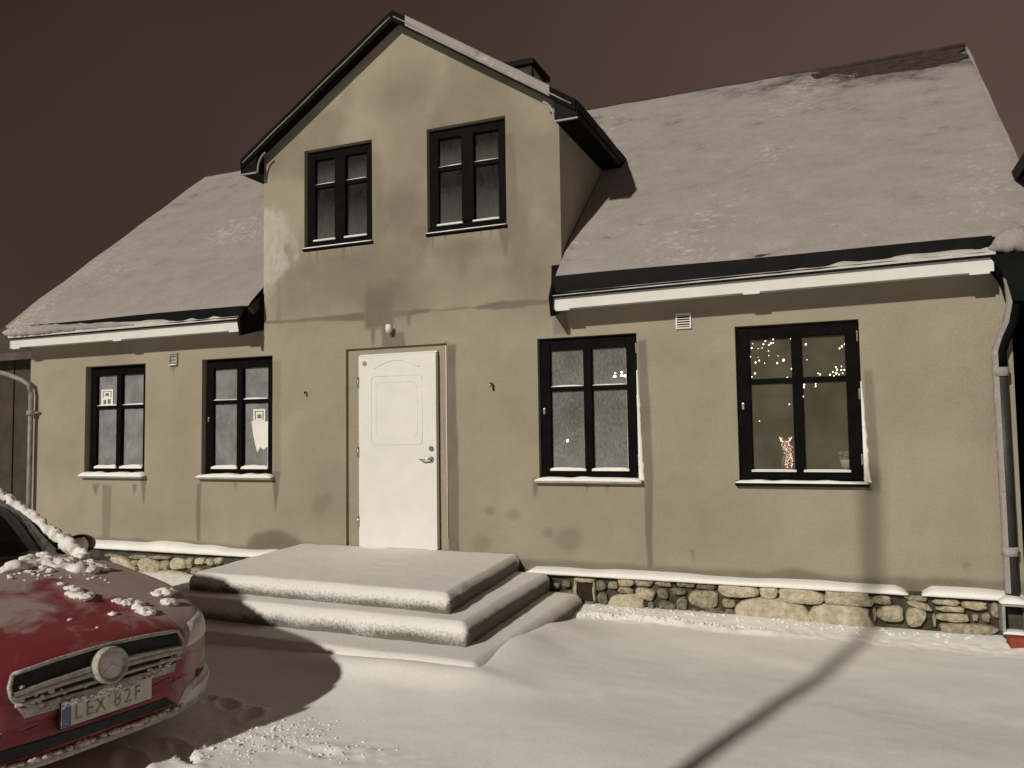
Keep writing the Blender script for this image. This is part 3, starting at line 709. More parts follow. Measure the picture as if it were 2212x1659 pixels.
# snow sheet
sxs = np.linspace(RX0-.02, RX1+.03, 300); sys_ = np.linspace(-.238, RIDGE_Y+.03, 120)
SX, SY = np.meshgrid(sxs, sys_, indexing='ij')
th = .022+.020*fbm(SX*1.3, SY*2.6, 4, 100)+.010*fbm(SX*7, SY*12, 3, 103)
bare = sstep(2.35, 3.15, SY+.25*fbm(SX*2, SY*2, 3, 107))*sstep(-2.2, .9, SX+.6*fbm(SX*1.5, SY*1.5, 2, 109))
th = th-.050*sstep(.55, .95, bare+.5*fbm(SX*5, SY*5, 3, 113))
edge_d = np.minimum(np.minimum(SX-sxs[0], sxs[-1]-SX)/.05, np.minimum(SY-sys_[0], (sys_[-1]-SY)+.02)/.05)
th = np.where(th > 0, th*np.clip(edge_d, 0.05, 1), th)
for px, py, r in ((1325, 510, .045), (1392, 483, .03), (1640, 535, .05), (2012, 290, .02), (1247, 532, .03), (1236, 552, .03), (1665, 531, .03), (1690, 527, .02)):
    d = ray(px, py); n_ = np.array([0, -RTAN, 1.0]); t = (Z(1.44)+RTAN*.325-CAM@n_)/(d@n_); c = CAM+d*t
    th = th-.09*np.exp(-((SX-c[0])/(r*1.3))**2-((SY-c[1])/(r*.8))**2)
SZ = roof_z(SY)+th-.045*sstep(.25, -.235, SY)
kx = (SX[:-1, :-1]+SX[1:, 1:])/2; ky = (SY[:-1, :-1]+SY[1:, 1:])/2
kp = ~((kx > DX0) & (kx < DX1) & (roof_z(ky) < DAPEX-DTAN*np.abs(kx-DXC)-.02))
thin = .0+.15*sstep(.6, 3.2, SY)+.50*bare+.10*fbm(SX*.9, SY*.9, 4, 111)  # also darker upslope: lamp fall-off put into the colour
sn, us_ = grid_mesh('snow_cover', SX, SY, SZ, kp, ROOFSNOW, roof)
float_attr(sn.data, 'thin', np.clip(thin, 0, 1).reshape(-1)[us_])  # thin snow plus the painted lamp fall-off
# verge edges of the snow
for x in (RX0-.02, RX1+.03):
    tube('verge_snow', [(x, y, roof_z(y)-.02-.04*max(0, .25-y)+.008*math.sin(y*7)) for y in np.linspace(-.22, RIDGE_Y, 24)], .020, ROOFSNOW, roof, 8)
# diamond shingles showing near the right end of the ridge
s = .20
base = None
ct = math.cos(math.atan(RTAN)); st_ = math.sin(math.atan(RTAN))
for row in range(6):
    for k in range(26):
        x = RX1-.12-k*.30-(row % 2)*.15; yy = RIDGE_Y-.03-row*.115
        if row > 1+4*max(0, 1-k/9.0) and row > 0: continue
        if x < -5 or (row > 0 and k > 13): continue
        if base is None:
            vv = [(0, 0, -.20), (.15, -.006, 0), (0, 0, .20), (-.15, -.006, 0)]
            vv = [(a, 0, c) for a, b, c in vv]
            V = []
            for a, b, c in vv: V += [(a, c*ct, c*st_+.0)]
            V2 = [(a, b-.02*st_, c+.02*ct) for a, b, c in V[:1]]+[(a, b-.014*st_, c+.014*ct) for a, b, c in V[1:]]
            V2 = [(a, b-.016*st_-(.008 if i == 0 else 0), c+.016*ct) for i, (a, b, c) in enumerate(V)]
            base = bpy.data.meshes.new('shingle')
            base.from_pydata(V+V2, [], [(3, 2, 1, 0), (4, 5, 6, 7), (0, 1, 5, 4), (1, 2, 6, 5), (2, 3, 7, 6), (3, 0, 4, 7)]); base.update(); base.materials.append(TILE)
        o = bpy.data.objects.new('shingle', base); COL.objects.link(o); o.parent = roof
        o.location = (x, yy, roof_z(yy)-.026+.0025*((row*7+k*3) % 4)); 
# ridge capping
tube('ridge_cap', [(x, RIDGE_Y+.01, roof_z(RIDGE_Y)+.004+.008*math.sin(x*1.7)) for x in np.linspace(RX0, RX1+.02, 40)], .034, TILE, roof, 8)

# eaves: fascia, foot gutter, drip edge, snow
FYF = -.275
def eave(x0, x1, label, lend, rend, snowlo, dip=0):
    e = empty('eave'); H(e); e['label'] = label
    # fascia board
    box('fascia', x0, x1, FYF, FYF+.025, Z(1.195), Z(1.305), WHITEB, e, .003)
    box('soffit', x0+.02, x1-.02, FYF+.025, .02, Z(1.225), Z(1.24), WHITEB, e)
    for k in range(max(2, int((x1-x0)/1.0))):
        xx = x0+.10+k*(x1-x0-.2)/(max(2, int((x1-x0)/1.0))-1)
        box('board_joint_tab', xx-.07, xx+.07, FYF-.003, FYF+.02, Z(1.178), Z(1.2), WHITEB, e, .003)
    # eave sheet from roof to drip edge
    yu = -.25
    mk('eave_sheet', [(x0-.02, FYF-.035, Z(1.318)), (x1+.02, FYF-.035, Z(1.318)), (x1+.02, yu+.05, Z(1.40)), (x0-.02, yu+.05, Z(1.40)), (x0-.02, FYF-.035, Z(1.304)), (x1+.02, FYF-.035, Z(1.304)), (x0-.02, .02, Z(1.33)), (x1+.02, .02, Z(1.33))],
       [(0, 1, 2, 3), (4, 5, 1, 0), (4, 6, 7, 5), (0, 3, 6, 4), (1, 5, 7, 2)], BLACKM, e)
    # upright foot gutter plate
    n = 40; v = []; f = []
    for i in range(n+1):
        x = x0+(x1-x0)*i/n
        zt = Z(1.478)+.004*math.sin(x*2.3); zb = Z(1.358)
        v += [(x, yu-.012, zb), (x, yu+.006, zt), (x, yu+.022, zt+.004), (x, yu+.03, zb)]
    for i in range(n):
        for k in range(3): f.append((i*4+k, i*4+k+1, i*4+k+5, i*4+k+4))
    f += [(0, 3, 2, 1), (n*4, n*4+1, n*4+2, n*4+3)]
    mk('foot_gutter', v, f, BLACKM, e)
    # snow lying before the plate, ragged
    n = int((x1-x0)/.025); v = []; f = []
    for i in range(n+1):
        t = i/n; x = x0-.01+(x1-x0+.02)*t
        k = snowlo(t)*(.55+.9*float(vnoise(np.array([x*6.]), np.array([1.3]), 8)[0]))
        v += [(x, FYF-.034, Z(1.319)), (x, FYF-.034, Z(1.322)+.016*k), (x, FYF+.01, Z(1.334)+.028*k), (x, yu-.008, Z(1.352)+.062*k), (x, yu+.0, Z(1.352)+.05*k)]
    for i in range(n):
        for k in range(4): f.append((i*5+k, i*5+k+1, i*5+k+6, i*5+k+5))
    mk('eave_snow', v, f, SNOWE, e, True)
    # black end pieces beside the dormer
    for s_, xe in ((lend, x0), (rend, x1)):
        if not s_: continue
        xo = xe+s_*.10
        p = [(FYF-.05, Z(1.31)), (FYF-.01, Z(1.13)), (-.002, Z(1.22)), (-.002, Z(1.64)), (-.20, Z(1.49))]
        v = [(xe-s_*.012, y, z) for y, z in p]+[(xo if y > -.05 else xe+s_*.02, y, z) for y, z in p]
        mk('end_plate', v, [(4, 3, 2, 1, 0), (5, 6, 7, 8, 9)]+[(i, (i+1) % 5, (i+1) % 5+5, i+5) for i in range(5)], BLACKM, e)
    for o_ in e.children:
        for q in o_.data.vertices: q.co.z -= dip*(x1-q.co.x)/(x1-x0)*(q.co.z < Z(1.40))
    return e
eL = eave(-10.06, -6.27, 'left eave with white fascia, half buried in snow', 0, 1, lambda t: 1.5-1.25*t)
eR = eave(-2.545, 1.09, 'right eave with white fascia and black foot gutter', -1, 0, lambda t: .10+.50*t, .04)
for o_ in [x_ for x_ in bpy.data.objects if x_.parent == eL and x_.name.startswith('foot_gutter')]: pass
# snow heaped over the left end of the left gutter
o = snow_roll('gutter_snow_heap', [(-10.2, -.27, Z(1.40)), (-9.4, -.275, Z(1.395)), (-8.6, -.275, Z(1.375)), (-7.9, -.275, Z(1.36))], lambda t: .075*(1-t)+.022, ROOFSNOW, None, 14, .22, 7., .9); H(o)
o = snow_roll('corner_snow', [(1.06, -.27, Z(1.375)), (1.16, -.265, Z(1.405)), (1.26, -.25, Z(1.42)), (1.36, -.24, Z(1.425)), (1.50, -.24, Z(1.43))], lambda t: .030+.055*min(1, t*3.2), ROOFSNOW, None, 16, .42, 8., 1.1); H(o)
v = [(1.06, Z(1.315)), (1.48, Z(1.33)), (1.48, Z(.92)), (1.20, Z(.95)), (1.165, Z(1.12))]
o = mk('eave_end_box', [(a_, FYF-.03, b_) for a_, b_ in v]+[(a_, .0, b_) for a_, b_ in v], [(4, 3, 2, 1, 0), (5, 6, 7, 8, 9)]+[(i, (i+1) % 5, (i+1) % 5+5, i+5) for i in range(5)], BLACKM); H(o)
box('fascia_return', -10.12, -10.05, FYF+.03, .0, Z(1.19), Z(1.30), FROSTM, house); bpy.data.objects['fascia_return'].matrix_parent_inverse = Matrix.Translation(OFF)

# ---------------------------------------------------------------- dormer roof
dr = empty('dormer_roof'); H(dr); dr['label'] = 'black trimmed gable roof of the dormer'
OV = -.13
def rake(s_, name, ma, yo, t0, t1, zo0, zo1, th_y=.03):
    """a board following the gable slope; zo0..zo1: height band above the wall rake; t: distance from the middle"""
    v = []
    for t in (t0, t1):
        x = DXC+s_*t; z = DAPEX-DTAN*t
        v += [(x, yo, z+zo0), (x, yo, z+zo1), (x, yo+th_y, z+zo1), (x, yo+th_y, z+zo0)]
    return mk(name, v, [(0, 1, 2, 3), (7, 6, 5, 4), (0, 4, 5, 1), (1, 5, 6, 2), (2, 6, 7, 3), (3, 7, 4, 0)], ma, dr)
for s_ in (-1, 1):
    # roof plane
    T = 2.06; v = []
    ymeet = lambda z: (z-Z(1.44))/RTAN-.325
    for t in (0, T):
        x = DXC+s_*t; z = DAPEX-DTAN*t+.09
        v += [(x, OV+.012, z), (x, ymeet(z)+.05, z), (x, OV+.012, z-.08), (x, ymeet(z-.08)+.05, z-.08)]
    mk('roof_plane', v, [(0, 1, 5, 4), (2, 6, 7, 3), (0, 4, 6, 2), (4, 5, 7, 6), (1, 3, 7, 5)], BLACKM, dr)
    # snow on the plane
    v = []; n = 14
    for i in range(n+1):
        t = .04+(T-.04)*i/n; x = DXC+s_*t; z = DAPEX-DTAN*t+.09
        for j in range(9):
            yy = OV+.03+(ymeet(z)-OV)*j/8; v.append((x, yy, z+.012+.02*random.random()*(0 < j)))
    mk('snow_cover', v, [(i*9+j, i*9+j+1, (i+1)*9+j+1, (i+1)*9+j) for i in range(n) for j in range(8)], ROOFSNOW, dr, True)
    rake(s_, 'barge_board', BLACK, OV-.018, .0, T-.02, -.022, .098)
    tube('flashing', [(DXC+s_*t, OV-.024, DAPEX-DTAN*t+.030+.004*math.sin(t*9)) for t in np.linspace(.02, T-.06, 14)], .008, PIPE, dr, 6)
# frost blown onto the right hand barge board
n = 60; v = []; f = []
for i in range(n+1):
    t = .16+1.62*i/n; x = DXC+t; z = DAPEX-DTAN*t; a = .6+.6*float(vnoise(np.array([t*9]), np.array([2.]), 3)[0])
    v += [(x, OV-.019, z-.004), (x, OV-.019-.011*min(1, i/9), z+.01+.03*(1-min(1, i/12))), (x, OV-.019-.013*min(1, i/9), z+.045+.03*min(1, i/14)+.01*a), (x, OV-.02, z+.100+.012*a), (x, OV+.04, z+.11+.01*a)]
for i in range(n):
    for k in range(4): f.append((i*5+k, i*5+k+1, i*5+k+6, i*5+k+5))
mk('board_rime', v, f, ROOFSNOW, dr, True)
# boxed eaves of the dormer running back to the roof
for s_ in (-1, 1):
    xi = DXC+s_*1.82; xo = DXC+s_*2.05; zt = DAPEX-DTAN*2.05+.04; zb = Z(3.035)
    a, b = min(xi, xo), max(xi, xo)
    yb_ = ymeet(zb)+.06
    v = [(xi, OV-.002, zb), (xo, OV-.002, zb-.0), (xo, OV-.002, zt), (xi, OV, DAPEX-DTAN*1.82+.06), (xi, yb_, zb), (xo, yb_, zb), (xo, ymeet(zt)+.05, zt), (xi, ymeet(zt)+.1, DAPEX-DTAN*1.82+.06)]
    mk('boxed_eave', v, [(0, 1, 2, 3), (0, 4, 5, 1), (1, 5, 6, 2), (4, 7, 6, 5), (2, 6, 7, 3), (0, 3, 7, 4)], BLACKM, dr)
    box('eave_lip', a-.005, b+.012, OV-.022, OV-.002, zb-.018, zb-.002, FROSTM, dr, .003)
    # curved moulding where board meets box
    tube('curved_trim', [(DXC+s_*(1.66+.15*math.sin(q)), OV+.008, Z(3.035)+.02+.20*math.cos(q)) for q in np.linspace(.25, 1.57, 8)]+[(DXC+s_*1.815, OV+.008, Z(3.03))], .012, FROSTM if s_ > 0 else PIPE, dr, 6)

# chimney
ch = empty('chimney'); H(ch); ch['label'] = 'dark chimney stack behind the dormer ridge'
bm = bmesh.new(); addbox(bm, -4.62, -3.97, 3.02, 3.62, Z(4.2), Z(5.22), .01); bmo('stack', bm, TILE, ch)
bm = bmesh.new(); addbox(bm, -4.67, -3.92, 2.97, 3.67, Z(5.22), Z(5.29), .01); addbox(bm, -4.60, -3.99, 3.04, 3.60, Z(5.29), Z(5.34), .01); bmo('cap', bm, BLACKM, ch)
mk('side_snow', [(-3.965, 3.02, Z(4.5)), (-3.965, 3.63, Z(4.5)), (-3.965, 3.63, Z(5.1)), (-3.965, 3.1, Z(5.2)), (-3.90, 3.0, Z(4.5)), (-3.88, 3.66, Z(4.5)), (-3.93, 3.6, Z(5.05))], [(0, 4, 3), (4, 5, 6, 3), (5, 1, 2, 6), (3, 6, 2)], ROOFSNOW, ch, True)

# ---------------------------------------------------------------- plinth with stones
pl = empty('plinth'); H(pl); pl['label'] = 'rubble limestone plinth along the foot of the wall'
def plinth_back(x0, x1):
    xs_ = np.linspace(x0, x1, int((x1-x0)/.03)); zs_ = np.linspace(-.25, Z(-1.335), 20)
    PX, PZ = np.meshgrid(xs_, zs_, indexing='ij')
    PY = -.045-.020*fbm(PX*9, PZ*9, 4, 130)-.012*fbm(PX*30, PZ*30, 2, 133)
    o, _ = grid_mesh('mortar', PX, PY, PZ, None, MORTAR, pl)
plinth_back(-10.04, -5.0); plinth_back(-3.2, WX1)
def to_px(cx, cy, ox, oy, s): return (ox+cx*s)/1.82278, (oy+cy*s)/1.82278
def stone(c, px0, py0, px1, py1, ma, power=2.6, rot=0, proud=.045, seed=0):
    rnd = random.Random(seed); y0 = -.05
    a = onY(px0, (py0+py1)/2, y0-.02); b = onY(px1, (py0+py1)/2, y0-.02); t = onY((px0+px1)/2, py0, y0-.02); d = onY((px0+px1)/2, py1, y0-.02)
    cx, cz = (a[0]+b[0])/2, (t[2]+d[2])/2; rx, rz = (b[0]-a[0])/2*1.06, (t[2]-d[2])/2*1.07; power *= 1.15
    seg = 18; v = []; f = []
    ph = [rnd.uniform(0, 6.28) for _ in range(4)]
    def pt(k, q):
        an = 2*math.pi*k/seg; ca, sa = math.cos(an), math.sin(an)
        r = (abs(ca)**power+abs(sa)**power)**(-1/power)*(1+.05*math.sin(2*an+ph[0])+.07*math.sin(3*an+ph[1])+.035*math.sin(5*an+ph[2])+.02*math.sin(8*an+ph[3]))
        u, w = rx*r*ca*q, rz*r*sa*q
        return u*math.cos(rot)-w*math.sin(rot), u*math.sin(rot)+w*math.cos(rot)
    for q, dp in ((1.0, .0), (.965, .62), (.90, .94), (.5, 1.0)):
        for k in range(seg):
            u, w = pt(k, q); v.append((cx+u, y0-proud*dp*(1+.12*math.sin(k*1.7+ph[3])*(dp > .6))+.015*(dp == 0), cz+w))
    for j in range(3):
        for k in range(seg): f.append((j*seg+k, j*seg+(k+1) % seg, (j+1)*seg+(k+1) % seg, (j+1)*seg+k))
    f.append(tuple(3*seg+k for k in range(seg)))
    f = [q[::-1] for q in f]
    return mk('stone', v, f, ma, pl, True)
RS = [(432, 262, 590, 352, 1, 2.2), (552, 234, 628, 282, 0, 3), (545, 195, 622, 226, 2, 3), (430, 207, 470, 238, 2, 3), (474, 195, 540, 226, 0, 3), (632, 206, 702, 226, 2, 3),
      (775, 247, 905, 318, 2, 2.5), (905, 222, 1070, 273, 1, 3.2), (1082, 228, 1155, 280, 1, 3.2), (1162, 235, 1346, 301, 1, 3.2), (1356, 244, 1557, 309, 0, 4),
      (985, 284, 1292, 408, 1, 3.0), (1300, 308, 1559, 415, 1, 3.2), (1564, 268, 1642, 304, 2, 3), (1585, 310, 1696, 378, 0, 2.3), (1706, 318, 1788, 398, 0, 2.2),
      (1714, 294, 1815, 322, 0, 2.4), (1702, 268, 1800, 288, 2, 2.4), (1826, 284, 1935, 306, 0, 2.6), (1946, 294, 2056, 324, 0, 3.2), (1836, 312, 1960, 334, 0, 2.4),
      (1842, 342, 1976, 378, 0, 2.3), (1850, 388, 2090, 440, 2, 2.6), (1988, 346, 2016, 374, 2, 2.4), (2030, 344, 2068, 378, 2, 2.4), (1820, 345, 1836, 400, 2, 2.4), (1563, 320, 1580, 376, 2, 2.4),
      (2070, 300, 2105, 360, 2, 2.5),
      (176, 212, 222, 240, 3, 2.6), (185, 245, 226, 282, 3, 2.4), (232, 200, 268, 232, 3, 2.4), (236, 246, 282, 276, 3, 2.6), (378, 202, 420, 246, 3, 2.5), (384, 254, 428, 300, 3, 2.6), (284, 205, 300, 290, 0, 4), (366, 208, 378, 288, 0, 4),
      (290, 192, 372, 208, 0, 4), (296, 290, 370, 306, 3, 3), (470, 232, 538, 256, 2, 2.6), (600, 290, 628, 345, 3, 2.4), (640, 236, 690, 280, 3, 2.4), (648, 290, 715, 345, 3, 2.5), (700, 236, 765, 262, 3, 2.5), (722, 275, 770, 330, 3, 2.5),
      (725, 206, 800, 230, 3, 2.5), (810, 214, 890, 240, 3, 2.5), (835, 322, 930, 372, 3, 2.6), (780, 326, 828, 362, 3, 2.5), (918, 282, 975, 318, 2, 2.5), (925, 326, 975, 378, 3, 2.5)]
for i, (a, b, c, d, k, pw) in enumerate(RS):
    p0 = to_px(a+1, b, 2000, 2100, .9186); p1 = to_px(c-1, d, 2000, 2100, .9186)
    stone(0, p0[0], p0[1], p1[0], p1[1], (STONE+[STONED])[k], pw, rot=(-.25 if i in (1, 15, 16) else 0), proud=.058 if k < 2 else .04, seed=i)
LS = [(1215, 690, 1480, 800, 1, 2.4, -.35), (1505, 692, 1740, 868, 0, 2.2, 0), (1425, 652, 1600, 694, 2, 3, 0), (1622, 660, 1850, 694, 2, 3, 0), (1430, 704, 1512, 762, 2, 2.5, 0), (1856, 690, 2024, 804, 1, 2.8, 0),
      (2034, 682, 2106, 792, 2, 2.5, 0), (1655, 822, 2036, 946, 1, 3, 0), (1752, 706, 1845, 815, 2, 2.3, 0), (1150, 640, 1290, 668, 2, 3, 0), (2130, 685, 2230, 750, 1, 3, 0), (2085, 790, 2200, 860, 2, 2.6, 0), (2250, 690, 2330, 760, 0, 2.6, 0), (2340, 680, 2420, 745, 1, 2.6, 0)]
for i, (a, b, c, d, k, pw, ro) in enumerate(LS):
    p0 = to_px(a, b, 0, 1950, .36166); p1 = to_px(c, d, 0, 1950, .36166)
    stone(0, p0[0], p0[1], p1[0], p1[1], (STONE+[STONED])[k], pw, rot=ro, seed=100+i)
for i in range(12):          # hidden behind the car from here, there from the side
    x = -9.9+.14*i; mk_x = x
# cellar vent in the plinth
c0 = onY(*to_px(303, 214, 2000, 2100, .9186), -.07); c1 = onY(*to_px(365, 284, 2000, 2100, .9186), -.07)
mk('cellar_vent', [(c0[0], -.072, c1[2]), (c1[0], -.072, c1[2]), (c1[0], -.072, c0[2]), (c0[0], -.072, c0[2]), (c0[0], -.03, c1[2]), (c1[0], -.03, c1[2]), (c1[0], -.03, c0[2]), (c0[0], -.03, c0[2])], [(0, 1, 2, 3), (0, 4, 5, 1), (1, 5, 6, 2), (2, 6, 7, 3), (3, 7, 4, 0)], BLACKM, pl)
bm = bmesh.new()
for k in range(9):
    t = k/8; xx = c0[0]+(c1[0]-c0[0])*t; zz = c1[2]+(c0[2]-c1[2])*t
    addtube(bm, [(xx, -.076, c1[2]), (xx, -.076, c0[2])], .003, 4); addtube(bm, [(c0[0], -.078, zz), (c1[0], -.078, zz)], .003, 4)
bmo('vent_mesh', bm, MATS.get('rusty') or mat('rusty', (.07, .045, .04), .9, .3, 30), pl)
# snow on the ledge
def ledge(x0, x1, seed, hmul):
    n = int((x1-x0)/.03); v = []; f = []
    for i in range(n+1):
        t = i/n; x = x0+(x1-x0)*t
        e = min(1, min(t, 1-t)*n/3+.15)
        k = e*hmul(x)*(.85+.35*float(vnoise(np.array([x*3.5]), np.array([seed*1.]), 4)[0])); j = .012*(float(vnoise(np.array([x*14.]), np.array([seed*2.]), 4)[0])-.5)
        zl = Z(-1.352)
        v += [(x, -.055, zl-.012), (x, -.118+j, zl-.008), (x, -.126+j, zl+.012*k), (x, -.105+j, zl+.030*k), (x, -.06, zl+.042*k), (x, .012, zl+.052*k)]
    for i in range(n):
        for k in range(5): f.append((i*6+k, i*6+k+1, i*6+k+7, i*6+k+6))
    f += [tuple(range(5, -1, -1)), tuple(n*6+k for k in range(6))]
    return mk('ledge_snow', v, f, SNOW, pl, True)
ledge(-10.0, -5.35, 1, lambda x: 1.3+.7*math.exp(-((x+7.4)/.5)**2)+.3*math.exp(-((x+8.3)/.4)**2)); ledge(-2.93, .40, 2, lambda x: 1.0); ledge(.50, 1.25, 3, lambda x: 1.05)

# ---------------------------------------------------------------- downpipes
def downpipe(label): 
    e = empty('downpipe'); H(e); e['label'] = label; return e
d1 = downpipe('dark downpipe with snow on its left side at the right house corner')
xp = 1.125
tube('offset_bend', [(1.215, -.235, Z(1.12)), (1.225, -.22, Z(.96)), (1.20, -.17, Z(.80)), (1.145, -.11, Z(.66)), (xp, -.085, Z(.58)), (xp, -.085, Z(.46))], [.056, .054, .052, .05, .05, .05], BLACKM, d1, 14)
tube('shaft', [(xp, -.085, Z(.5)), (xp+.004, -.085, Z(-.4)), (xp+.006, -.085, Z(-1.34))], .048, mat('dark_pipe', (.035, .033, .034), .5, .25, 7, .1, 50), d1, 16)
for zz in (Z(.42), Z(-.98)):
    tube('clamp', [(xp+.003, -.085, zz-.035), (xp+.003, -.085, zz+.035)], .060, FROSTM, d1, 16); tube('clamp_stay', [(xp, -.04, zz), (xp, .01, zz)], .012, STEEL, d1, 6)
v = []; f = []; n = 60          # wind-blown snow on the windward side of pipe and bend
pth = [(xp+.006, -.085, Z(-1.30)), (xp+.004, -.085, Z(-.4)), (xp, -.085, Z(.46)), (xp, -.085, Z(.58)), (1.145, -.11, Z(.66)), (1.20, -.17, Z(.80)), (1.225, -.22, Z(.96)), (1.215, -.235, Z(1.12)), (1.215, -.24, Z(1.16))]
rr_ = [.048, .048, .05, .05, .05, .052, .054, .056, .056]
seglen = [0]
for a, b in zip(pth[:-1], pth[1:]): seglen.append(seglen[-1]+(Vector(b)-Vector(a)).length)
for i in range(n+1):
    sdist = seglen[-1]*i/n; j = min(max(k for k in range(len(seglen)) if seglen[k] <= sdist+1e-9), len(pth)-2); t = (sdist-seglen[j])/(seglen[j+1]-seglen[j])
    p = Vector(pth[j]).lerp(Vector(pth[j+1]), t); r = rr_[j]+(rr_[j+1]-rr_[j])*t
    for an, ex in ((150, .0), (172, .006), (200, .009), (228, .007), (250, .0)):
        a = math.radians(an); q = r+ex*(.6+.8*random.random()); v.append((p.x+q*math.cos(a), p.y+q*math.sin(a), p.z))
for i in range(n):
    for k in range(4): f.append((i*5+k, i*5+k+1, i*5+k+6, i*5+k+5))
mk('blown_snow', v, f, ROOFSNOW, d1, True)
# outlet box at the foot
bm = bmesh.new(); X0, X1, ZA, ZB = 1.035, 1.215, Z(-1.60), Z(-1.36)
addbox(bm, X0, X0+.02, -.22, -.02, ZA, ZB); addbox(bm, X1-.02, X1, -.22, -.02, ZA, ZB); addbox(bm, X0+.02, X1-.02, -.22, -.02, ZB-.02, ZB); addbox(bm, X0+.02, X1-.02, -.235, -.02, ZA, ZA+.02); addbox(bm, X0+.02, X1-.02, -.04, -.02, ZA+.02, ZB-.02)
bmo('outlet_box', bm, FROSTM, d1)
snow_strip('box_snow', X0-.01, X1+.01, -.23, -.03, ZB, .045, d1, SNOW, .15, 3)
snow_strip('box_snow', X0+.0, X1-.0, -.245, -.12, ZA+.015, .022, d1, SNOW, .15, 5)
d2 = downpipe('grey downpipe with swan neck at the left house corner')
xq = -9.93
tube('shaft', [(xq, -.07, Z(.62)), (xq, -.07, Z(-1.5))], .031, PIPE, d2, 14)
pa = onY(10, 806, -.1); 
tube('swan_neck', [(pa[0]-.25, -.14, pa[2]+.05), (pa[0]+.1, -.13, pa[2]-.02), (xq-.12, -.10, Z(.78)), (xq-.03, -.08, Z(.72)), (xq, -.07, Z(.60))], .031, PIPE, d2, 14)
for zz in (Z(.35),):
    tube('clamp', [(xq, -.07, zz-.03), (xq, -.07, zz+.03)], .052, FROSTM, d2, 14)
    tube('clamp_stay', [(xq, -.07, zz), (xq+.10, -.02, zz)], .016, FROSTM, d2, 6)

# ================================================================== FRONT STEPS
steps = empty('front_steps', (-4.2, -1, 0)); tag(steps, 'broad three-tier stone steps under snow before the white door', 'steps')
def step(poly, zt, zb, seed, rnd_):
    """a slab of stone under a pillow of snow: rounded rim, speckled upright faces"""
    P = [Vector((p[0], p[1])) for p in poly]      # back-left, back-right, front-right, front-left
    nu, nv = 90, 70
    us = np.linspace(0, 1, nu); vs_ = np.linspace(0, 1, nv)
    U, V = np.meshgrid(us, vs_, indexing='ij')
    bl, br, fr, fl = [np.array(p) for p in poly]
    XY = (1-U)[..., None]*((1-V)[..., None]*fl+V[..., None]*bl)+U[..., None]*((1-V)[..., None]*fr+V[..., None]*br)
    X, Y = XY[..., 0].copy(), XY[..., 1].copy()
    wid = np.linalg.norm(fr-fl); dep = np.linalg.norm(bl-fl)
    ew_ = sstep(.25, 0, np.minimum(U, 1-U)*wid)*np.sign(U-.5); X += ew_*.022*fbm(Y*6+X*0, Y*0+seed, 4, seed+8)
    Y += sstep(.25, 0, V*dep)*.028*fbm(X*5, X*0+seed, 4, seed+9)
    dl = np.minimum(U, 1-U)*wid; df = V*dep
    d = np.minimum(dl, df); R_ = rnd_
    dd = np.clip(d/R_, 0, 1)
    drop = R_*(1-np.sqrt(np.clip(1-(1-dd)**2, 0, 1)))
    Zt = zt-drop*.75+.012*fbm(X*2.5, Y*2.5, 3, seed)+.006*fbm(X*11, Y*11, 2, seed+4)
    # rings
    ring = [(i, 0) for i in range(nu)]+[(nu-1, j) for j in range(1, nv)]+[(i, nv-1) for i in range(nu-2, -1, -1)]+[(0, j) for j in range(nv-2, 0, -1)]
    v = np.stack([X, Y, Zt], -1).reshape(-1, 3).tolist(); bare = [0.0]*len(v)
    f = [(i*nv+j, (i+1)*nv+j, (i+1)*nv+j+1, i*nv+j+1) for i in range(nu-1) for j in range(nv-1)]
    rid = [i*nv+j for i, j in ring]; levels = 7; prev = rid; cx, cy = XY.reshape(-1, 2).mean(0)
    for L in range(1, levels+1):
        cur = []
        t = L/levels
        for q, k in enumerate(rid):
            x, y, z0 = v[k]; dx, dy = x-cx, y-cy
            bulge = .020*math.sin(math.pi*min(1, t*1.1))-.018*max(0, t-.35)
            nx = 1 if abs(dx)/wid > abs(dy)/dep else 0
            ox = math.copysign(bulge, dx)*nx; oy = math.copysign(bulge, dy)*(1-nx)
            w_ = .012*float(_hash(k*1.3, L*7.1, seed))-.006
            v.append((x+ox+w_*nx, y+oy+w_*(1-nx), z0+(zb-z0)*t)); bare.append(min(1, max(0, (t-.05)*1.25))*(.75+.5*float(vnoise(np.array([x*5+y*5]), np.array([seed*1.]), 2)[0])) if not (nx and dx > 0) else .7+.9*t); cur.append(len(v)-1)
        for q in range(len(rid)):
            q2 = (q+1) % len(rid); f.append((prev[q], cur[q], cur[q2], prev[q2]))
        prev = cur
    me = bpy.data.meshes.new('step'); me.from_pydata(v, [], f); me.update()
    float_attr(me, 'bare', np.array(bare))
    o = link('step', me, STEPSNOW, steps, True); o.matrix_parent_inverse = Matrix.Translation((4.2, 1, 0))
    bm = bmesh.new(); bm.from_mesh(me); bmesh.ops.recalc_face_normals(bm, faces=bm.faces[:]); bm.to_mesh(me); bm.free()
    return o
S1 = [(-5.66, -.0), (-3.04, -.0), (-2.80, -1.98), (-5.42, -1.86)]
S2 = [(-5.95, -.13), (-2.68, -.13), (-2.56, -2.20), (-5.70, -2.10)]
S3 = [(-6.2, -.13), (-2.36, -.13), (-2.30, -2.56), (-5.95, -2.44)]
step(S1, Z(-1.195), Z(-1.36), 200, .055); step(S2, Z(-1.345), Z(-1.53), 210, .055); step(S3, Z(-1.515), -.15, 220, .06)

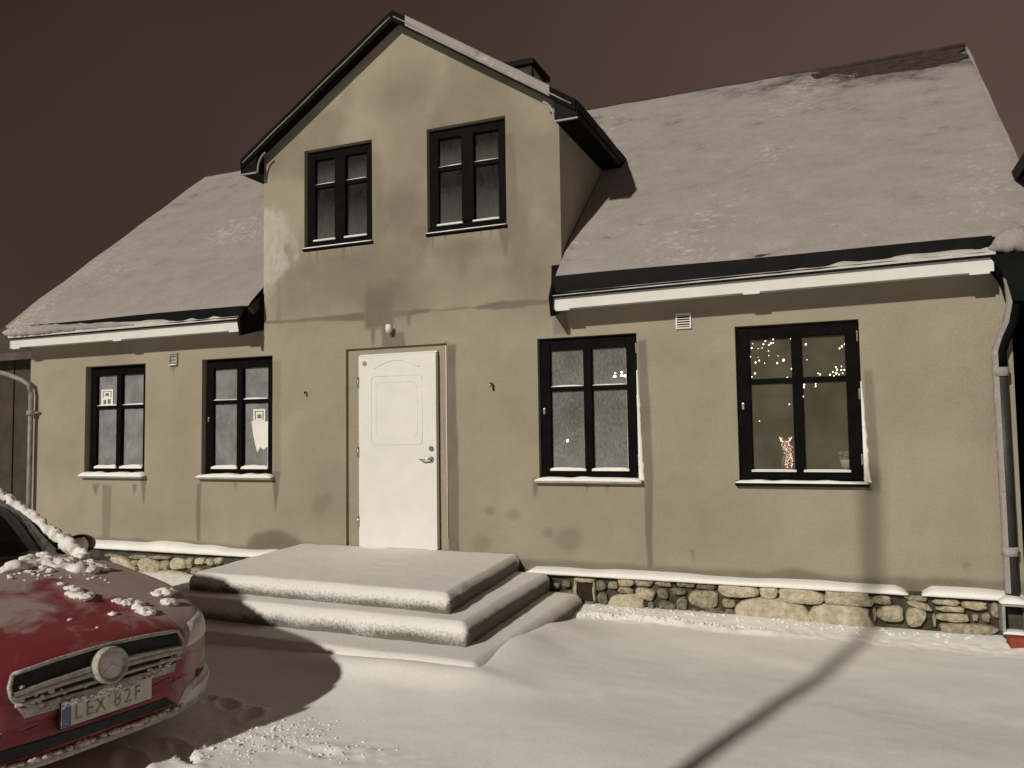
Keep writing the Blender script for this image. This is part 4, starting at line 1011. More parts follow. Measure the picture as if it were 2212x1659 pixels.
# ================================================================== THINGS IN THE WINDOWS
def card(px0, py0, px1, py1, y, label, rows):
    a = onY(px0, py0, y); b = onY(px1, py1, y)
    e = empty('window_card', ((a[0]+b[0])/2, y, b[2])); tag(e, label, 'card')
    w, h = b[0]-a[0], a[2]-b[2]
    mk('sheet', [(-w/2, 0, 0), (w/2, 0, 0), (w/2, 0, h), (-w/2, 0, h), (-w/2, .003, 0), (w/2, .003, 0), (w/2, .003, h), (-w/2, .003, h)], [(0, 1, 2, 3), (7, 6, 5, 4), (0, 4, 5, 1), (2, 6, 7, 3)], PAPER, e)
    for (u0, v0, u1, v1) in rows:
        mk('print_mark', [(-w/2+u0*w, -.002, v0*h), (-w/2+u1*w, -.002, v0*h), (-w/2+u1*w, -.002, v1*h), (-w/2+u0*w, -.002, v1*h)], [(0, 1, 2, 3)], INK, e)
    return e
card(219, 842, 244, 876, .075+.025, 'small printed card in the upper left pane of the leftmost window', [(.14, .86, .86, .90), (.14, .5, .2, .9), (.8, .5, .86, .9), (.35, .6, .65, .78), (.2, .1, .42, .36), (.55, .12, .8, .40)])
card(547, 884, 573, 912, .065+.025, 'printed card above white sheet in window left of the door', [(.14, .80, .86, .86), (.14, .2, .22, .84), (.78, .2, .86, .84), (.35, .3, .68, .6)])
y = .065+.030
pp = [(543, 910), (582, 910), (582, 968), (575, 966), (570, 972), (562, 966), (556, 978), (551, 960), (547, 940)]
pts3 = [onY(a, b, y) for a, b in pp]
n = len(pts3); v = [(p[0], y, p[2]) for p in pts3]+[(p[0], y+.003, p[2]) for p in pts3]
o = mk('paper_sheet', v, [tuple(range(n))[::-1], tuple(range(n, 2*n))]+[(i, (i+1) % n, (i+1) % n+n, i+n) for i in range(n)], PAPER)
tag(o, 'torn white sheet hanging behind lower right pane left of the door', 'sheet')

# fairy lights hung in the room behind the right window
fl = empty('fairy_lights', (-.4, .5, Z(.2))); tag(fl, 'warm fairy lights strung inside the clear right window', 'fairy lights')
FB = [(260, 285, 1), (235, 288, 1), (270, 247, .6), (370, 250, 1.1), (388, 220, 1), (433, 192, 1.2), (465, 172, .8), (460, 205, .8), (440, 240, 1.2), (462, 236, .9), (421, 256, 1.1), (418, 312, .9), (357, 285, .5), (320, 292, .5), (420, 356, .6),
      (250, 366, .6), (320, 372, .5), (330, 402, .9), (297, 420, 1.1), (380, 426, .6), (498, 425, 1.2), (558, 398, 1.7), (506, 358, .5), (608, 174, 1.2), (625, 200, .8), (632, 478, 1), (290, 522, 1.2), (262, 554, .7), (252, 586, 1.2), (321, 580, 1.1), (592, 560, .7), (612, 810, .8),
      (765, 250, 1.3), (1138, 232, .8), (1130, 248, 1.2), (1148, 258, 1.4), (1102, 270, 1.1), (1080, 288, 1), (775, 395, .6), (1142, 396, .7), (1045, 464, .8), (1098, 456, .7), (1160, 465, 1.6), (1056, 486, 1.1), (1096, 490, 1), (1124, 488, 1), (1018, 508, .8), (1048, 520, 1.5), (1075, 532, .8), (1108, 520, .8), (990, 534, 1.1), (1028, 548, 1.1), (898, 532, 1), (880, 520, .6), (750, 628, 1.2), (748, 652, 1.1), (856, 620, .9), (856, 642, .9), (742, 738, .8), (333, 966, .6)]
bmesh_b = None
allp = []
for i, (a, b, r) in enumerate(FB):
    q = to_px(a, b, 2850, 1250, .42208); yy = .30+.35*((i*37) % 17)/17
    p = onY(q[0], q[1], yy); allp.append((i, p))
    if bmesh_b is None:
        bm = bmesh.new(); bmesh.ops.create_icosphere(bm, subdivisions=1, radius=1); bmesh_b = bpy.data.meshes.new('bulb'); bm.to_mesh(bmesh_b); bm.free(); bmesh_b.materials.append(BULB)
    o = bpy.data.objects.new('bulb', bmesh_b); COL.objects.link(o); o.parent = fl; o.location = Vector(p)-fl.location; k = .0066*r; o.scale = (k, k, k*1.15)
ordp = sorted([p for _, p in allp], key=lambda p: (round((p[2])*3), p[0]))
bm = bmesh.new(); addtube(bm, [Vector(p)-fl.location for p in ordp], .0018, 4); bmo('wire', bm, WIRE, fl)

# lit wire figure on the sill inside
fg = onY(1698, 1012, .22); fig = empty('light_figure', (fg[0], .22, fg[2])); tag(fig, 'small glowing wire reindeer on the sill inside the right window', 'figure')
def fp(px, py, dy=0):
    p = onY(px, py, .22); return (p[0]-fg[0], dy, p[2]-fg[2])
bm = bmesh.new()
addtube(bm, [fp(1700, 985), fp(1703, 975), fp(1702, 965), fp(1698, 957)], [.035, .04, .036, .026], 8)      # body and chest
addtube(bm, [fp(1698, 957), fp(1692, 951)], [.024, .018], 8)
for a, b, dy in ((1694, 1690, -.02), (1698, 1696, .02), (1704, 1700, -.02), (1708, 1706, .02)): addtube(bm, [fp(a, 985, dy), fp(b, 1012, dy)], [.012, .008], 6)
bmo('body', bm, mat('figure_wire', (.16, .11, .09), .6), fig, True)
for sgn, k in ((-1, 0), (1, 1)):
    bm = bmesh.new(); addtube(bm, [fp(1697, 956, .01*sgn), fp(1697+sgn*9, 952, .02*sgn), fp(1697+sgn*13, 944, .02*sgn)], .004, 5); addtube(bm, [fp(1697+sgn*9, 952, .02*sgn), fp(1697+sgn*7, 945, .02*sgn)], .003, 5); bmo('antler', bm, BULBP, fig)
rnd = random.Random(3); bm = bmesh.new()
for i in range(150):
    py = rnd.uniform(952, 1011); t = (py-952)/60
    cx = 1697+8*math.sin(t*2.4); hw = 11 if py < 985 else 9
    px = cx+rnd.uniform(-hw, hw)
    addlump(bm, fp(px, py, -.045+rnd.uniform(-.01, .02)), .0034, 1, 1, 0)
o = bmo('light_points', bm, BULBP, fig); o['kind'] = 'stuff'
# dim things on the inner sill of the right window
q = onY(1828, 1010, .2); o = None
pot = empty('sill_pot', (q[0], .2, q[2]-.01)); tag(pot, 'pale pot with leaves on the inner sill, right of the reindeer', 'pot')
bm = bmesh.new(); addtube(bm, [(0, 0, 0), (0, 0, .05), (0, 0, .08)], [.035, .045, .048], 14); bmo('pot', bm, FROSTM, pot, True)
bm = bmesh.new(); 
for i in range(12): addlump(bm, (rnd.uniform(-.05, .05), rnd.uniform(-.03, .03), rnd.uniform(.08, .15)), .025, 1, .6, .3)
bmo('leaves', bm, mat('pot_leaf', (.10, .13, .07), .7, .3, 20), pot)
# lamp seen through the rimed window, and a small indicator light
q = onY(1340, 812, .55); lm = empty('ceiling_lamp', (q[0], .55, q[2])); tag(lm, 'lit lamp of small white globes behind the rimed third window', 'lamp')
tube('stem', [(0, 0, .04), (0, 0, .35)], .006, BLACKM, lm, 6); tube('arm', [(-.09, 0, .04), (.09, 0, .04)], .006, BLACKM, lm, 6)
for px, py, r in ((1328, 813, .017), (1329, 806, .010), (1343, 804, .013), (1343, 811, .016), (1350, 812, .016)):
    p = onY(px, py, .55); bm = bmesh.new(); addlump(bm, (p[0]-q[0], 0, p[2]-q[2]), r, 2, .8, 0); bmo('globe', bm, BULBW, lm, True)
q = onY(1226, 952, .5); bm = bmesh.new(); addlump(bm, (0, 0, 0), .012, 2, 1.3, 0); o = bmo('night_light', bm, BULBW, None, True); o.location = q
tag(o, 'tiny white point of light behind the lower left pane of the rimed window', 'light')

# ================================================================== CAR
TH = math.radians(-6.0)
car = empty('parked_car', (-3.48, -4.43, -.055), TH); tag(car, 'red hatchback parked on the snow, frost on bonnet and grille', 'car')
CM = Matrix.Translation((-3.48, -4.43, -.055)) @ Matrix.Rotation(TH, 4, 'Z'); CMI = CM.inverted()
ST = [(.014, .40, .66, .60, .27), (0.0, .52, .700, .635, .245), (-.05, .64, .728, .665, .225), (-.14, .745, .757, .70, .21), (-.28, .82, .785, .735, .20), (-.50, .872, .850, .80, .20), (-.85, .888, .92, .865, .20),
      (-1.18, .89, .985, .915, .20), (-1.5, .89, 1.0, .94, .20), (-2.2, .89, .985, .955, .20), (-3.1, .89, .995, .97, .20), (-3.7, .88, 1.01, .985, .22), (-4.08, .84, .99, .95, .25), (-4.25, .76, .88, .82, .28), (-4.29, .55, .74, .68, .34)]
v = []; f = []; NP = 11
def half(w, zt, zs, zb):
    return [(0, zb), (.72*w, zb), (.95*w, zb+.05), (.995*w, zb+.17), (w, zs-.20), (.985*w, zs-.07), (.945*w, zs-.005), (.84*w, zs+.3*(zt-zs)), (.62*w, zs+.72*(zt-zs)), (.32*w, zs+.95*(zt-zs)), (0, zt)]
for (X, w, zt, zs_, zb) in ST:
    h = half(w, zt, zs_, zb)
    ring = h+[(-a, b) for a, b in h[-2:0:-1]]
    v += [(X, a, b) for a, b in ring]
R = 2*NP-2
for i in range(len(ST)-1):
    for k in range(R): f.append((i*R+k, (i+1)*R+k, (i+1)*R+(k+1) % R, i*R+(k+1) % R))
for base_, flip in ((0, False), ((len(ST)-1)*R, True)):
    for k in range(NP-1):
        a, b = k, k+1; c, d = (R-b) % R, (R-a) % R
        q = [base_+a, base_+b, base_+c, base_+d]; q = list(dict.fromkeys(q))
        f.append(tuple(q if flip else q[::-1]))
bm = bmesh.new(); vs_ = [bm.verts.new(p) for p in v]
for q in f:
    try: bm.faces.new([vs_[i] for i in q])
    except ValueError: pass
bmesh.ops.recalc_face_normals(bm, faces=bm.faces[:])
for it in range(2):
    # Catmull-Clark by hand is long: subdivide with smoothing instead
    bmesh.ops.subdivide_edges(bm, edges=bm.edges[:], cuts=1, use_grid_fill=True, smooth=.55)
me = bpy.data.meshes.new('body'); bm.to_mesh(me)
BV = BVHTree.FromBMesh(bm); bm.free()
co = np.zeros(len(me.vertices)*3); me.vertices.foreach_get('co', co); co = co.reshape(-1, 3)
rime = .035+.10*sstep(.60, .72, co[:, 2])+.20*sstep(-.75, -1.0, co[:, 0])*(co[:, 2] > .7)+.26*sstep(.45, .62, co[:, 1])*(co[:, 2] > .55)-.26*sstep(.62, .50, co[:, 2])*sstep(.5, .2, co[:, 1])-.10*sstep(.15, -.4, co[:, 1])*sstep(-.55, -.15, co[:, 0])+.26*sstep(.45, .60, co[:, 1])*sstep(-.5, -.1, co[:, 0])
rime = rime-.13*sstep(-.62, -.28, co[:, 0])*sstep(.55, .2, co[:, 1])
float_attr(me, 'rime', rime)
body = link('body', me, REDPAINT, car, True)
def surf(y, z, dirv=(-1, 0, 0), off=.006):
    d = Vector(dirv).normalized(); o_ = Vector((0, y, z))-d*1.2
    hit, nrm, idx, dist = BV.ray_cast(o_, d)
    if hit is None: hit, nrm, idx, dist = BV.find_nearest(Vector((0, y, z)))
    if nrm.dot(d) > 0: nrm = -nrm
    return hit+nrm*off
def patch(name, corners, ma, off=.008, n=8, dirv=(-1, 0, 0), thick=0, parent=None):
    (a, b, c, d) = corners; v = []; f = []
    for i in range(n+1):
        for j in range(n+1):
            s_, t = i/n, j/n
            p = [(1-s_)*((1-t)*a[q]+t*d[q])+s_*((1-t)*b[q]+t*c[q]) for q in (0, 1)]
            e_ = min(s_, 1-s_, t, 1-t)
            v.append(surf(p[0], p[1], dirv, off if e_ > 0 else off*.15))
    for i in range(n):
        for j in range(n): f.append((i*(n+1)+j, (i+1)*(n+1)+j, (i+1)*(n+1)+j+1, i*(n+1)+j+1))
    return mk(name, v, f, ma, parent or car, True)
GRIME = mat('frosted_grey_plastic', (.37, .355, .325), .8, .25, 25, .4, 70)
RIMEL = mat('rime_coated_lens', (.56, .53, .50), .8, .15, 12, .3, 60)
DARKP = mat('black_plastic', (.018, .019, .017), .6, .3, 20, .2, 60)
# grille
gr = empty('grille', parent=car)
def gz(y, up): return (.690-.03*abs(y/.45)**2) if up else (.455+.10*abs(y/.45)**3)
n = 24; v = []; f = []
for i in range(n+1):
    y = -.44+.88*i/n
    for j in range(5):
        z = gz(y, False)+(gz(y, True)-gz(y, False))*j/4; v.append(surf(y, z, off=.004))
for i in range(n):
    for j in range(4): f.append((i*5+j, (i+1)*5+j, (i+1)*5+j+1, i*5+j+1))
mk('backing', v, f, DARKP, gr, True)
outl = [(y, gz(y, True)) for y in np.linspace(-.44, .44, 21)]+[(.462, .615), (.455, .575)]+[(y, gz(y, False)) for y in np.linspace(.44, -.44, 21)]+[(-.455, .575), (-.462, .615), (-.44, gz(-.44, True))]
tube('surround', [surf(a, b, off=.008) for a, b in outl], .010, GRIME, gr, 8)
for s_ in (-1, 1):
    v = []; f = []; ys = np.linspace(.06, .45, 10)
    for y in ys:
        hh = .027-.007*(y/.45); zc = .590-.02*(y/.45)**2
        for dz, of in ((-hh, .004), (-hh*.9, .026), (-.1*hh, .022), (.0, .014), (.1*hh, .024), (.85*hh, .028), (hh, .004)): v.append(surf(s_*y, zc+dz, off=of))
    for i in range(9):
        for k in range(6): f.append((i*7+k, (i+1)*7+k, (i+1)*7+k+1, i*7+k+1))
    mk('louvre', v, f, GRIME, gr, True)
# lower fins and snow caught in the lower half of the grille
bm = bmesh.new(); rnd = random.Random(9)
for i in range(90):
    y = rnd.uniform(-.42, .40); z = gz(y, False)+rnd.uniform(0, .045+.03*(y < -.1))
    addlump(bm, surf(y, z, off=.010), rnd.uniform(.006, .015), 1, .8, .3)
o = bmo('caught_snow', bm, RIMEL, gr); o['kind'] = 'stuff'
tube('fin', [surf(y, .535-.01*(y/.45)**2, off=.012) for y in np.linspace(-.44, .44, 15)], .010, GRIME, gr, 6)
patch('rime_crust', [(-.40, .462), (.40, .462), (.42, .505), (-.43, .512)], GRIME, .016, 14, parent=gr)
# badge: disc with a raised rim and a three-armed relief under the frost
bc = surf(0, .597, off=.035); bd = empty('badge', bc, parent=car); bd.rotation_euler = (0, math.radians(-8), 0)
def xdisc(name, prof, ma, parent, seg=28):
    v = []; f = []
    for x, r in prof:
        for k in range(seg):
            a = 2*math.pi*k/seg; v.append((x, r*math.cos(a), r*math.sin(a)))
    for i in range(len(prof)-1):
        for k in range(seg): f.append((i*seg+k, i*seg+(k+1) % seg, (i+1)*seg+(k+1) % seg, (i+1)*seg+k))
    f.append(tuple((len(prof)-1)*seg+k for k in range(seg)))
    return mk(name, v, f, ma, parent, True)
xdisc('rim', [(-.05, .086), (.012, .090), (.026, .086), (.028, .076), (.018, .070), (.012, .066)], GRIME, bd)
xdisc('face', [(.010, .068), (.014, .064), (.017, .03), (.018, .004)], RIMEL, bd)
for k in range(3):
    a = math.radians(90+120*k); mk('relief_arm', [(.016, .012*math.cos(a+1.57), .012*math.sin(a+1.57)), (.016, .012*math.cos(a-1.57), .012*math.sin(a-1.57)), (.017, .066*math.cos(a), .066*math.sin(a)), (.023, 0, 0)], [(0, 2, 3), (2, 1, 3), (0, 3, 1)], RIMEL, bd)
# number plate
np_ = empty('number_plate', (surf(0, .415, off=0).x+.030, 0, .425), parent=car)
bm = bmesh.new(); addbox(bm, -.012, .004, -.25, .25, -.062, .062, .004); bmo('holder', bm, DARKP, np_)
bm = bmesh.new(); addbox(bm, .004, .008, -.243, .243, -.056, .056, .002); bmo('plate', bm, mat('plate_white', (.52, .50, .44), .6, .12, 14, .15, 60), np_)
mk('blue_band', [(.0095, -.241, -.054), (.0095, -.196, -.054), (.0095, -.196, .054), (.0095, -.241, .054)], [(0, 1, 2, 3)], mat('plate_blue', (.12, .15, .30), .6, .3, 20), np_)
INKP = mat('plate_ink', (.10, .098, .08), .8, 0, 26, col2=(.34, .33, .28))
ytx = (-.160, -.103, -.044, .046, .103, .158)
for chx, yc in zip('LEX82F', ytx):
    cu = bpy.data.curves.new('plate_text', 'FONT'); cu.body = chx; cu.size = .105; cu.align_x = 'CENTER'; cu.align_y = 'CENTER'; cu.extrude = .0006
    to = bpy.data.objects.new('plate_text', cu); COL.objects.link(to); bpy.context.view_layer.update()
    tm = bpy.data.meshes.new_from_object(to.evaluated_get(bpy.context.evaluated_depsgraph_get())); bpy.data.objects.remove(to)
    tm.materials.clear(); tm.materials.append(INKP); tm.name = 'character'
    o = link('character', tm, None, np_); o.matrix_local = Matrix(((0, 0, 1, .0095), (.80, 0, 0, yc), (0, .95, 0, -.004), (0, 0, 0, 1)))
bm = bmesh.new(); rnd = random.Random(5)
for i in range(46):      # snow lying along the top of the plate and blown over the first letters
    y = -.24+.30*rnd.random(); z = .052+.016*rnd.random()-.03*(rnd.random() < .35)*rnd.random()
    addlump(bm, (.010, y, z), rnd.uniform(.006, .014), 1, .8, .3)
for i in range(16): addlump(bm, (.0085, -.22+.40*rnd.random(), rnd.uniform(-.05, .05)), rnd.uniform(.003, .006), 1, .8, .3)
o = bmo('caught_snow', bm, SNOWC, np_); o['kind'] = 'stuff'
# headlights
for s_, ma, lab in ((1, RIMEL, 'headlight caked in rime'), (-1, RIMEL, 'headlight')):
    h_ = patch('headlight', [(s_*.50, .565), (s_*.80, .60), (s_*.82, .745), (s_*.56, .69)], ma, .012, 10, (-.85, -s_*.35, -.15)); h_['label'] = lab
# lower intake, side intakes, lip
patch('lower_intake', [(-.56, .285), (.42, .285), (.36, .335), (-.50, .345)], DARKP, .006, 12)
for s_ in (-1, 1):
    si = patch('side_intake', [(s_*.56, .275), (s_*.72, .30), (s_*.72, .40), (s_*.60, .42)], DARKP, .006, 8, (-.9, -s_*.3, 0))
    tube('intake_fin', [surf(s_*y, .335+.12*(y-.55), (-.9, -s_*.3, 0), .018) for y in np.linspace(.52, .78, 8)], [.012, .016, .02, .022, .022, .02, .016, .01], RIMEL, si, 8)
    if s_ > 0: patch('bumper_rime', [(.42, .245), (.80, .27), (.80, .41), (.50, .36)], RIMEL, .022, 8, (-.9, -.3, 0))
    patch('bumper_rime', [(s_*.55, .43), (s_*.80, .45), (s_*.80, .54), (s_*.52, .52)], mat('rimed_red', (.40, .28, .26), .85, .25, 12, .3, 60) if s_ > 0 else REDPAINT, .005, 6, (-.9, -s_*.3, 0))
lipp = [surf(y, .245+.03*abs(y/.8)**2, (-.95, 0 if abs(y) < .4 else -math.copysign(.4, y), 0), .016) for y in np.linspace(-.80, .80, 33)]
tube('splitter', lipp, .022, GRIME, car, 8)
bm = bmesh.new(); rnd = random.Random(12)
for i in range(170):
    t = rnd.random(); k = int(t*32); p = lipp[k].lerp(lipp[k+1], rnd.random())
    addlump(bm, p+Vector((rnd.uniform(-.008, .012), 0, .014+rnd.uniform(0, .008))), rnd.uniform(.010, .022), 1, .7, .25)
o = bmo('splitter_snow', bm, RIMEL, car, True); o['kind'] = 'stuff'
# cabin: roof panel, glass, pillars
def curve3(a, b, c, n):   # quadratic through the ends, pulled to c at the middle
    a, b, c = Vector(a), Vector(b), Vector(c)
    return [a*(1-t)**2+(2*c-(a+b)/2)*2*t*(1-t)+b*t*t for t in [i/n for i in range(n+1)]]
def loft(name, rows, ma, parent=car):
    n = len(rows[0]); v = [p for r_ in rows for p in r_]
    o = mk(name, v, [(i*n+j, (i+1)*n+j, (i+1)*n+j+1, i*n+j+1) for i in range(len(rows)-1) for j in range(n-1)], ma, parent, True)
    c = sum((Vector(p) for p in v), Vector())/len(v)-Vector((-2.6, 0, .85))
    if sum((q.normal for q in o.data.polygons), Vector()).dot(c) < 0: o.data.flip_normals()
    return o
N = 12
wb = curve3((-1.42, -.72, .945), (-1.42, .72, .945), (-1.14, 0, .985), N); wt = curve3((-2.08, -.57, 1.375), (-2.08, .57, 1.375), (-1.92, 0, 1.405), N)
wm = [(a+b)/2+Vector((.03, 0, .035)) for a, b in zip(wb, wt)]
loft('windscreen', [wb, wm, wt], PANE_CAR)
rt = [wt]+[curve3((x, -.57+k, z), (x, .57-k, z), (x, 0, z+.03), N) for x, z, k in ((-2.5, 1.405, -.01), (-3.0, 1.39, 0), (-3.5, 1.345, .02), (-3.85, 1.29, .05))]
rf_ = loft('roof_panel', rt, REDPAINT); float_attr(rf_.data, 'rime', np.full(len(rf_.data.vertices), .2))
sn_ = loft('roof_snow', [[p+Vector((0, 0, .022+.012*random.random())) for p in r_] for r_ in rt], SNOW)
rb = curve3((-4.16, -.66, 1.0), (-4.16, .66, 1.0), (-4.24, 0, 1.0), N)
loft('rear_window', [rt[-1], rb], PANE_CAR)
for s_ in (-1, 1):
    top = [Vector((x, s_*y, z)) for x, y, z in ((-2.08, .57, 1.375), (-2.5, .58, 1.405), (-3.0, .57, 1.39), (-3.5, .55, 1.345), (-3.85, .52, 1.29))]
    bot = [Vector((x, s_*y, z)) for x, y, z in ((-1.42, .745, .945), (-2.2, .815, .965), (-2.9, .82, .985), (-3.6, .79, 1.0), (-4.12, .70, 1.01))]
    loft('side_window', [top, bot], PANE_BLOCK)
    tube('a_pillar', [Vector((-1.36, s_*.755, .93)), Vector((-1.72, s_*.67, 1.17)), Vector((-2.08, s_*.575, 1.38)), Vector((-2.5, s_*.585, 1.405)), Vector((-3.0, s_*.575, 1.39)), Vector((-3.5, s_*.555, 1.345)), Vector((-3.85, s_*.525, 1.29)), Vector((-4.14, s_*.66, 1.0))], [.035, .036, .034, .03, .03, .03, .04, .06], DARKP if s_ > 0 else REDPAINT, car, 8)
    tube('b_pillar', [Vector((-2.62, s_*.575, 1.39)), Vector((-2.58, s_*.815, .97))], .035, DARKP, car, 6)
    mirror = empty('door_mirror', (-1.62, s_*.93, .985), parent=car)
    bm = bmesh.new(); addlump(bm, (0, 0, 0), 1, 3, 1, 0)
    for q in bm.verts: q.co = Vector((q.co.x*.07*(1 if q.co.x > 0 else .7), q.co.y*.115, q.co.z*.072))
    bmo('shell', bm, mat('dark_red_gloss', (.045, .006, .012), .3, .1, 10), mirror, True)
    tube('arm', [(0.02, -s_*.08, -.03), (.02, -s_*.17, -.05)], .022, DARKP, mirror, 6)
# dark seats and dashboard inside so that the glass has something behind it
bm = bmesh.new(); addbox(bm, -4.02, -1.46, -.64, .64, .86, 1.035, .03); addbox(bm, -2.75, -2.55, -.6, -.12, .55, 1.22, .06); addbox(bm, -2.75, -2.55, .12, .6, .55, 1.22, .06); addbox(bm, -3.75, -3.55, -.6, .6, .6, 1.2, .06)
bmo('interior', bm, BLACK, car)
# wheels
for X in (-.87, -3.57):
    for s_ in (-1, 1):
        wh = empty('wheel', (X, s_*.80, .32), parent=car)
        def yring(name, prof, ma, seg=28):
            v = []; f = []
            for r_, y_ in prof:
                for k in range(seg):
                    a = 2*math.pi*k/seg; v.append((r_*math.cos(a), s_*y_, r_*math.sin(a)))
            for i in range(len(prof)-1):
                for k in range(seg): f.append((i*seg+k, i*seg+(k+1) % seg, (i+1)*seg+(k+1) % seg, (i+1)*seg+k))
            mk(name, v, f, ma, wh, True)
        yring('arch_liner', [(.0, .084), (.355, .096), (.365, .08)], DARKP)
        yring('tyre', [(.22, .10), (.24, .115), (.30, .118), (.318, .095), (.318, -.1)], mat('tyre_rubber', (.02, .02, .02), .9, .2, 30))
        yring('rim', [(.0, .110), (.03, .112), (.05, .104), (.19, .106), (.215, .112), (.222, .10)], STEEL)
        for k in range(5):
            a = 2*math.pi*k/5; bm = bmesh.new(); addtube(bm, [(.03*math.cos(a), s_*.115, .03*math.sin(a)), (.2*math.cos(a), s_*.113, .2*math.sin(a))], [.022, .014], 6); bmo('spoke', bm, STEEL, wh)
tube('wiper', [(-1.30, .45, .985), (-1.27, .05, 1.0), (-1.33, -.42, 1.0)], .010, DARKP, car, 6)

# snow left lying on the car (top level: it is not part of it)
def on_car(px, py):
    d = Vector(ray(px, py)); o_ = Vector(CAM)
    lo = CMI @ o_; ld = (CMI.to_3x3() @ d).normalized()
    hit, nrm, _, _ = BV.ray_cast(lo, ld)
    if hit is None: return None
    return CM @ hit
bm = bmesh.new(); rnd = random.Random(21)
SPOT = [(12, 1232, .03), (30, 1226, .03), (45, 1222, .03), (62, 1212, .045), (75, 1202, .04), (88, 1206, .045), (100, 1212, .04), (115, 1216, .04), (130, 1218, .04), (145, 1220, .045), (160, 1214, .04), (170, 1224, .045), (185, 1230, .045), (200, 1238, .05), (208, 1230, .04), (222, 1232, .028), (190, 1218, .035), (175, 1206, .04), (95, 1228, .025), (110, 1234, .022),
        (130, 1262, .017), (150, 1272, .028), (158, 1282, .036), (170, 1290, .036), (180, 1294, .03), (190, 1290, .028), (165, 1276, .03), (352, 1286, .045), (362, 1282, .035), (357, 1304, .038), (366, 1306, .034), (340, 1284, .026), (255, 1300, .022), (272, 1304, .032), (288, 1304, .038), (302, 1312, .036), (314, 1320, .034), (322, 1326, .028), (246, 1328, .02), (151, 1339, .012), (210, 1356, .007), (60, 1236, .015), (20, 1250, .012)]
for px, py, r in SPOT:
    p = on_car(px, py)
    if p is None: continue
    for k in range(3):
        q = p+Vector((rnd.uniform(-.6, .6)*r, rnd.uniform(-.6, .6)*r, rnd.uniform(0, .4)*r)); addlump(bm, q, r*rnd.uniform(.65, 1.15), 3, .55, .30, rnd.random())
for i in range(36):
    a = rnd.uniform(0, 240); p = on_car(a, 1238-.10*a*(a < 80)-8*(a >= 80)+rnd.gauss(0, 9)+.06*a)
    if p is not None: addlump(bm, p, rnd.uniform(.006, .014), 2, .6, .3)
o = bmo('fallen_snow', bm, SNOWC, None, True)
tag(o, 'white clumps of loose snow scattered over the red bonnet', 'snow', kind='stuff')
cw = [on_car(a_, b_) for a_, b_ in ((2, 1238), (30, 1230), (60, 1222), (90, 1218), (120, 1222), (150, 1226), (180, 1234), (205, 1240))]
cw = [p for p in cw if p is not None]
o = snow_roll('cowl_snow', [p+Vector((0, 0, .004)) for p in cw], lambda t: .036+.022*math.sin(t*9)**2, SNOWC, None, 16, .55, 12., .55, 3); tag(o, 'drift of snow along the back edge of the red bonnet', 'snow', kind='stuff')
# snow packed along the far pillar and windscreen edge
pp_ = [CM @ Vector(q) for q in ((-1.18, .70, .965), (-1.34, .735, .975), (-1.72, .655, 1.20), (-2.10, .56, 1.425), (-2.5, .57, 1.44), (-3.2, .56, 1.40))]
o = snow_roll('packed_snow', pp_, lambda t: .034-.006*t+.03*max(0, .22-t)/.22, SNOWC, None, 14, .5, 20.); tag(o, 'ridge of packed snow along the far windscreen pillar of the car', 'snow', kind='stuff')
pp_ = [CM @ Vector(q) for q in ((-1.50, .78, .965), (-1.56, .86, .985), (-1.58, .93, .97))]
o = snow_roll('mirror_snow', pp_, .05, SNOWC, None, 14, .45, 16.); tag(o, 'lump of snow lodged between the far door mirror and windscreen', 'snow', kind='stuff')
# crumbs of snow on the ground before the car
bm = bmesh.new()
for i in range(300):
    px = rnd.gauss(560, 90); py = rnd.gauss(1595, 20)+(560-px)*.12
    if i % 7 == 0: px = rnd.gauss(720, 60); py = rnd.gauss(1628, 10)
    if i > 270: px = rnd.gauss(555, 28); py = rnd.gauss(1540, 12)
    p = onZ(px, py, .01); r = rnd.uniform(.003, .009)*(1.5 if rnd.random() < .08 else 1)
    addlump(bm, (p[0], p[1], gh(p[0], p[1])+r*.3), r, 1, .75, .3)
o = bmo('snow_crumbs', bm, SNOWC); tag(o, 'crumbs of broken snow strewn before the red car', 'snow', kind='stuff')
# a few pieces of broken snow crust at the foot of the plinth
bm = bmesh.new()
for i in range(260):
    x = rnd.uniform(-2.3, .9); y_ = -.14-abs(rnd.gauss(0, .08)) if i % 2 else -.40+rnd.gauss(0, .03)
    if i % 2 == 0 and x > -.7: x = rnd.uniform(-2.3, -.8)
    r = rnd.uniform(.006, .018); addlump(bm, (x, y_, gh(x, y_)+r*.3), r, 1, .7, .3)
o = bmo('snow_crust', bm, SNOWC); tag(o, 'crumbly line of snow along the foot of the stone plinth', 'snow', kind='stuff')
# dark flat stone chips at the corner of the lowest step
p = onZ(1030, 1442, .03); bm = bmesh.new(); addlump(bm, (0, 0, 0), .05, 2, .35, .35, 4); o = bmo('stone_chip', bm, STONED); o.location = (p[0], p[1], gh(p[0], p[1])+.0); tag(o, 'small dark stone chip in the snow at the lowest step corner', 'stone')

# ================================================================== OTHER THINGS
p = onY(2197, 1383, -.28)
bm = bmesh.new(); addbox(bm, -.06, .12, -.055, .055, -.04, .05, .006); o = bmo('brick', bm, RED_BRICK); o.location = (p[0], -.28, .035); o.rotation_euler = (0, 0, .1)
tag(o, 'single red brick half in the snow under the right downpipe outlet', 'brick')
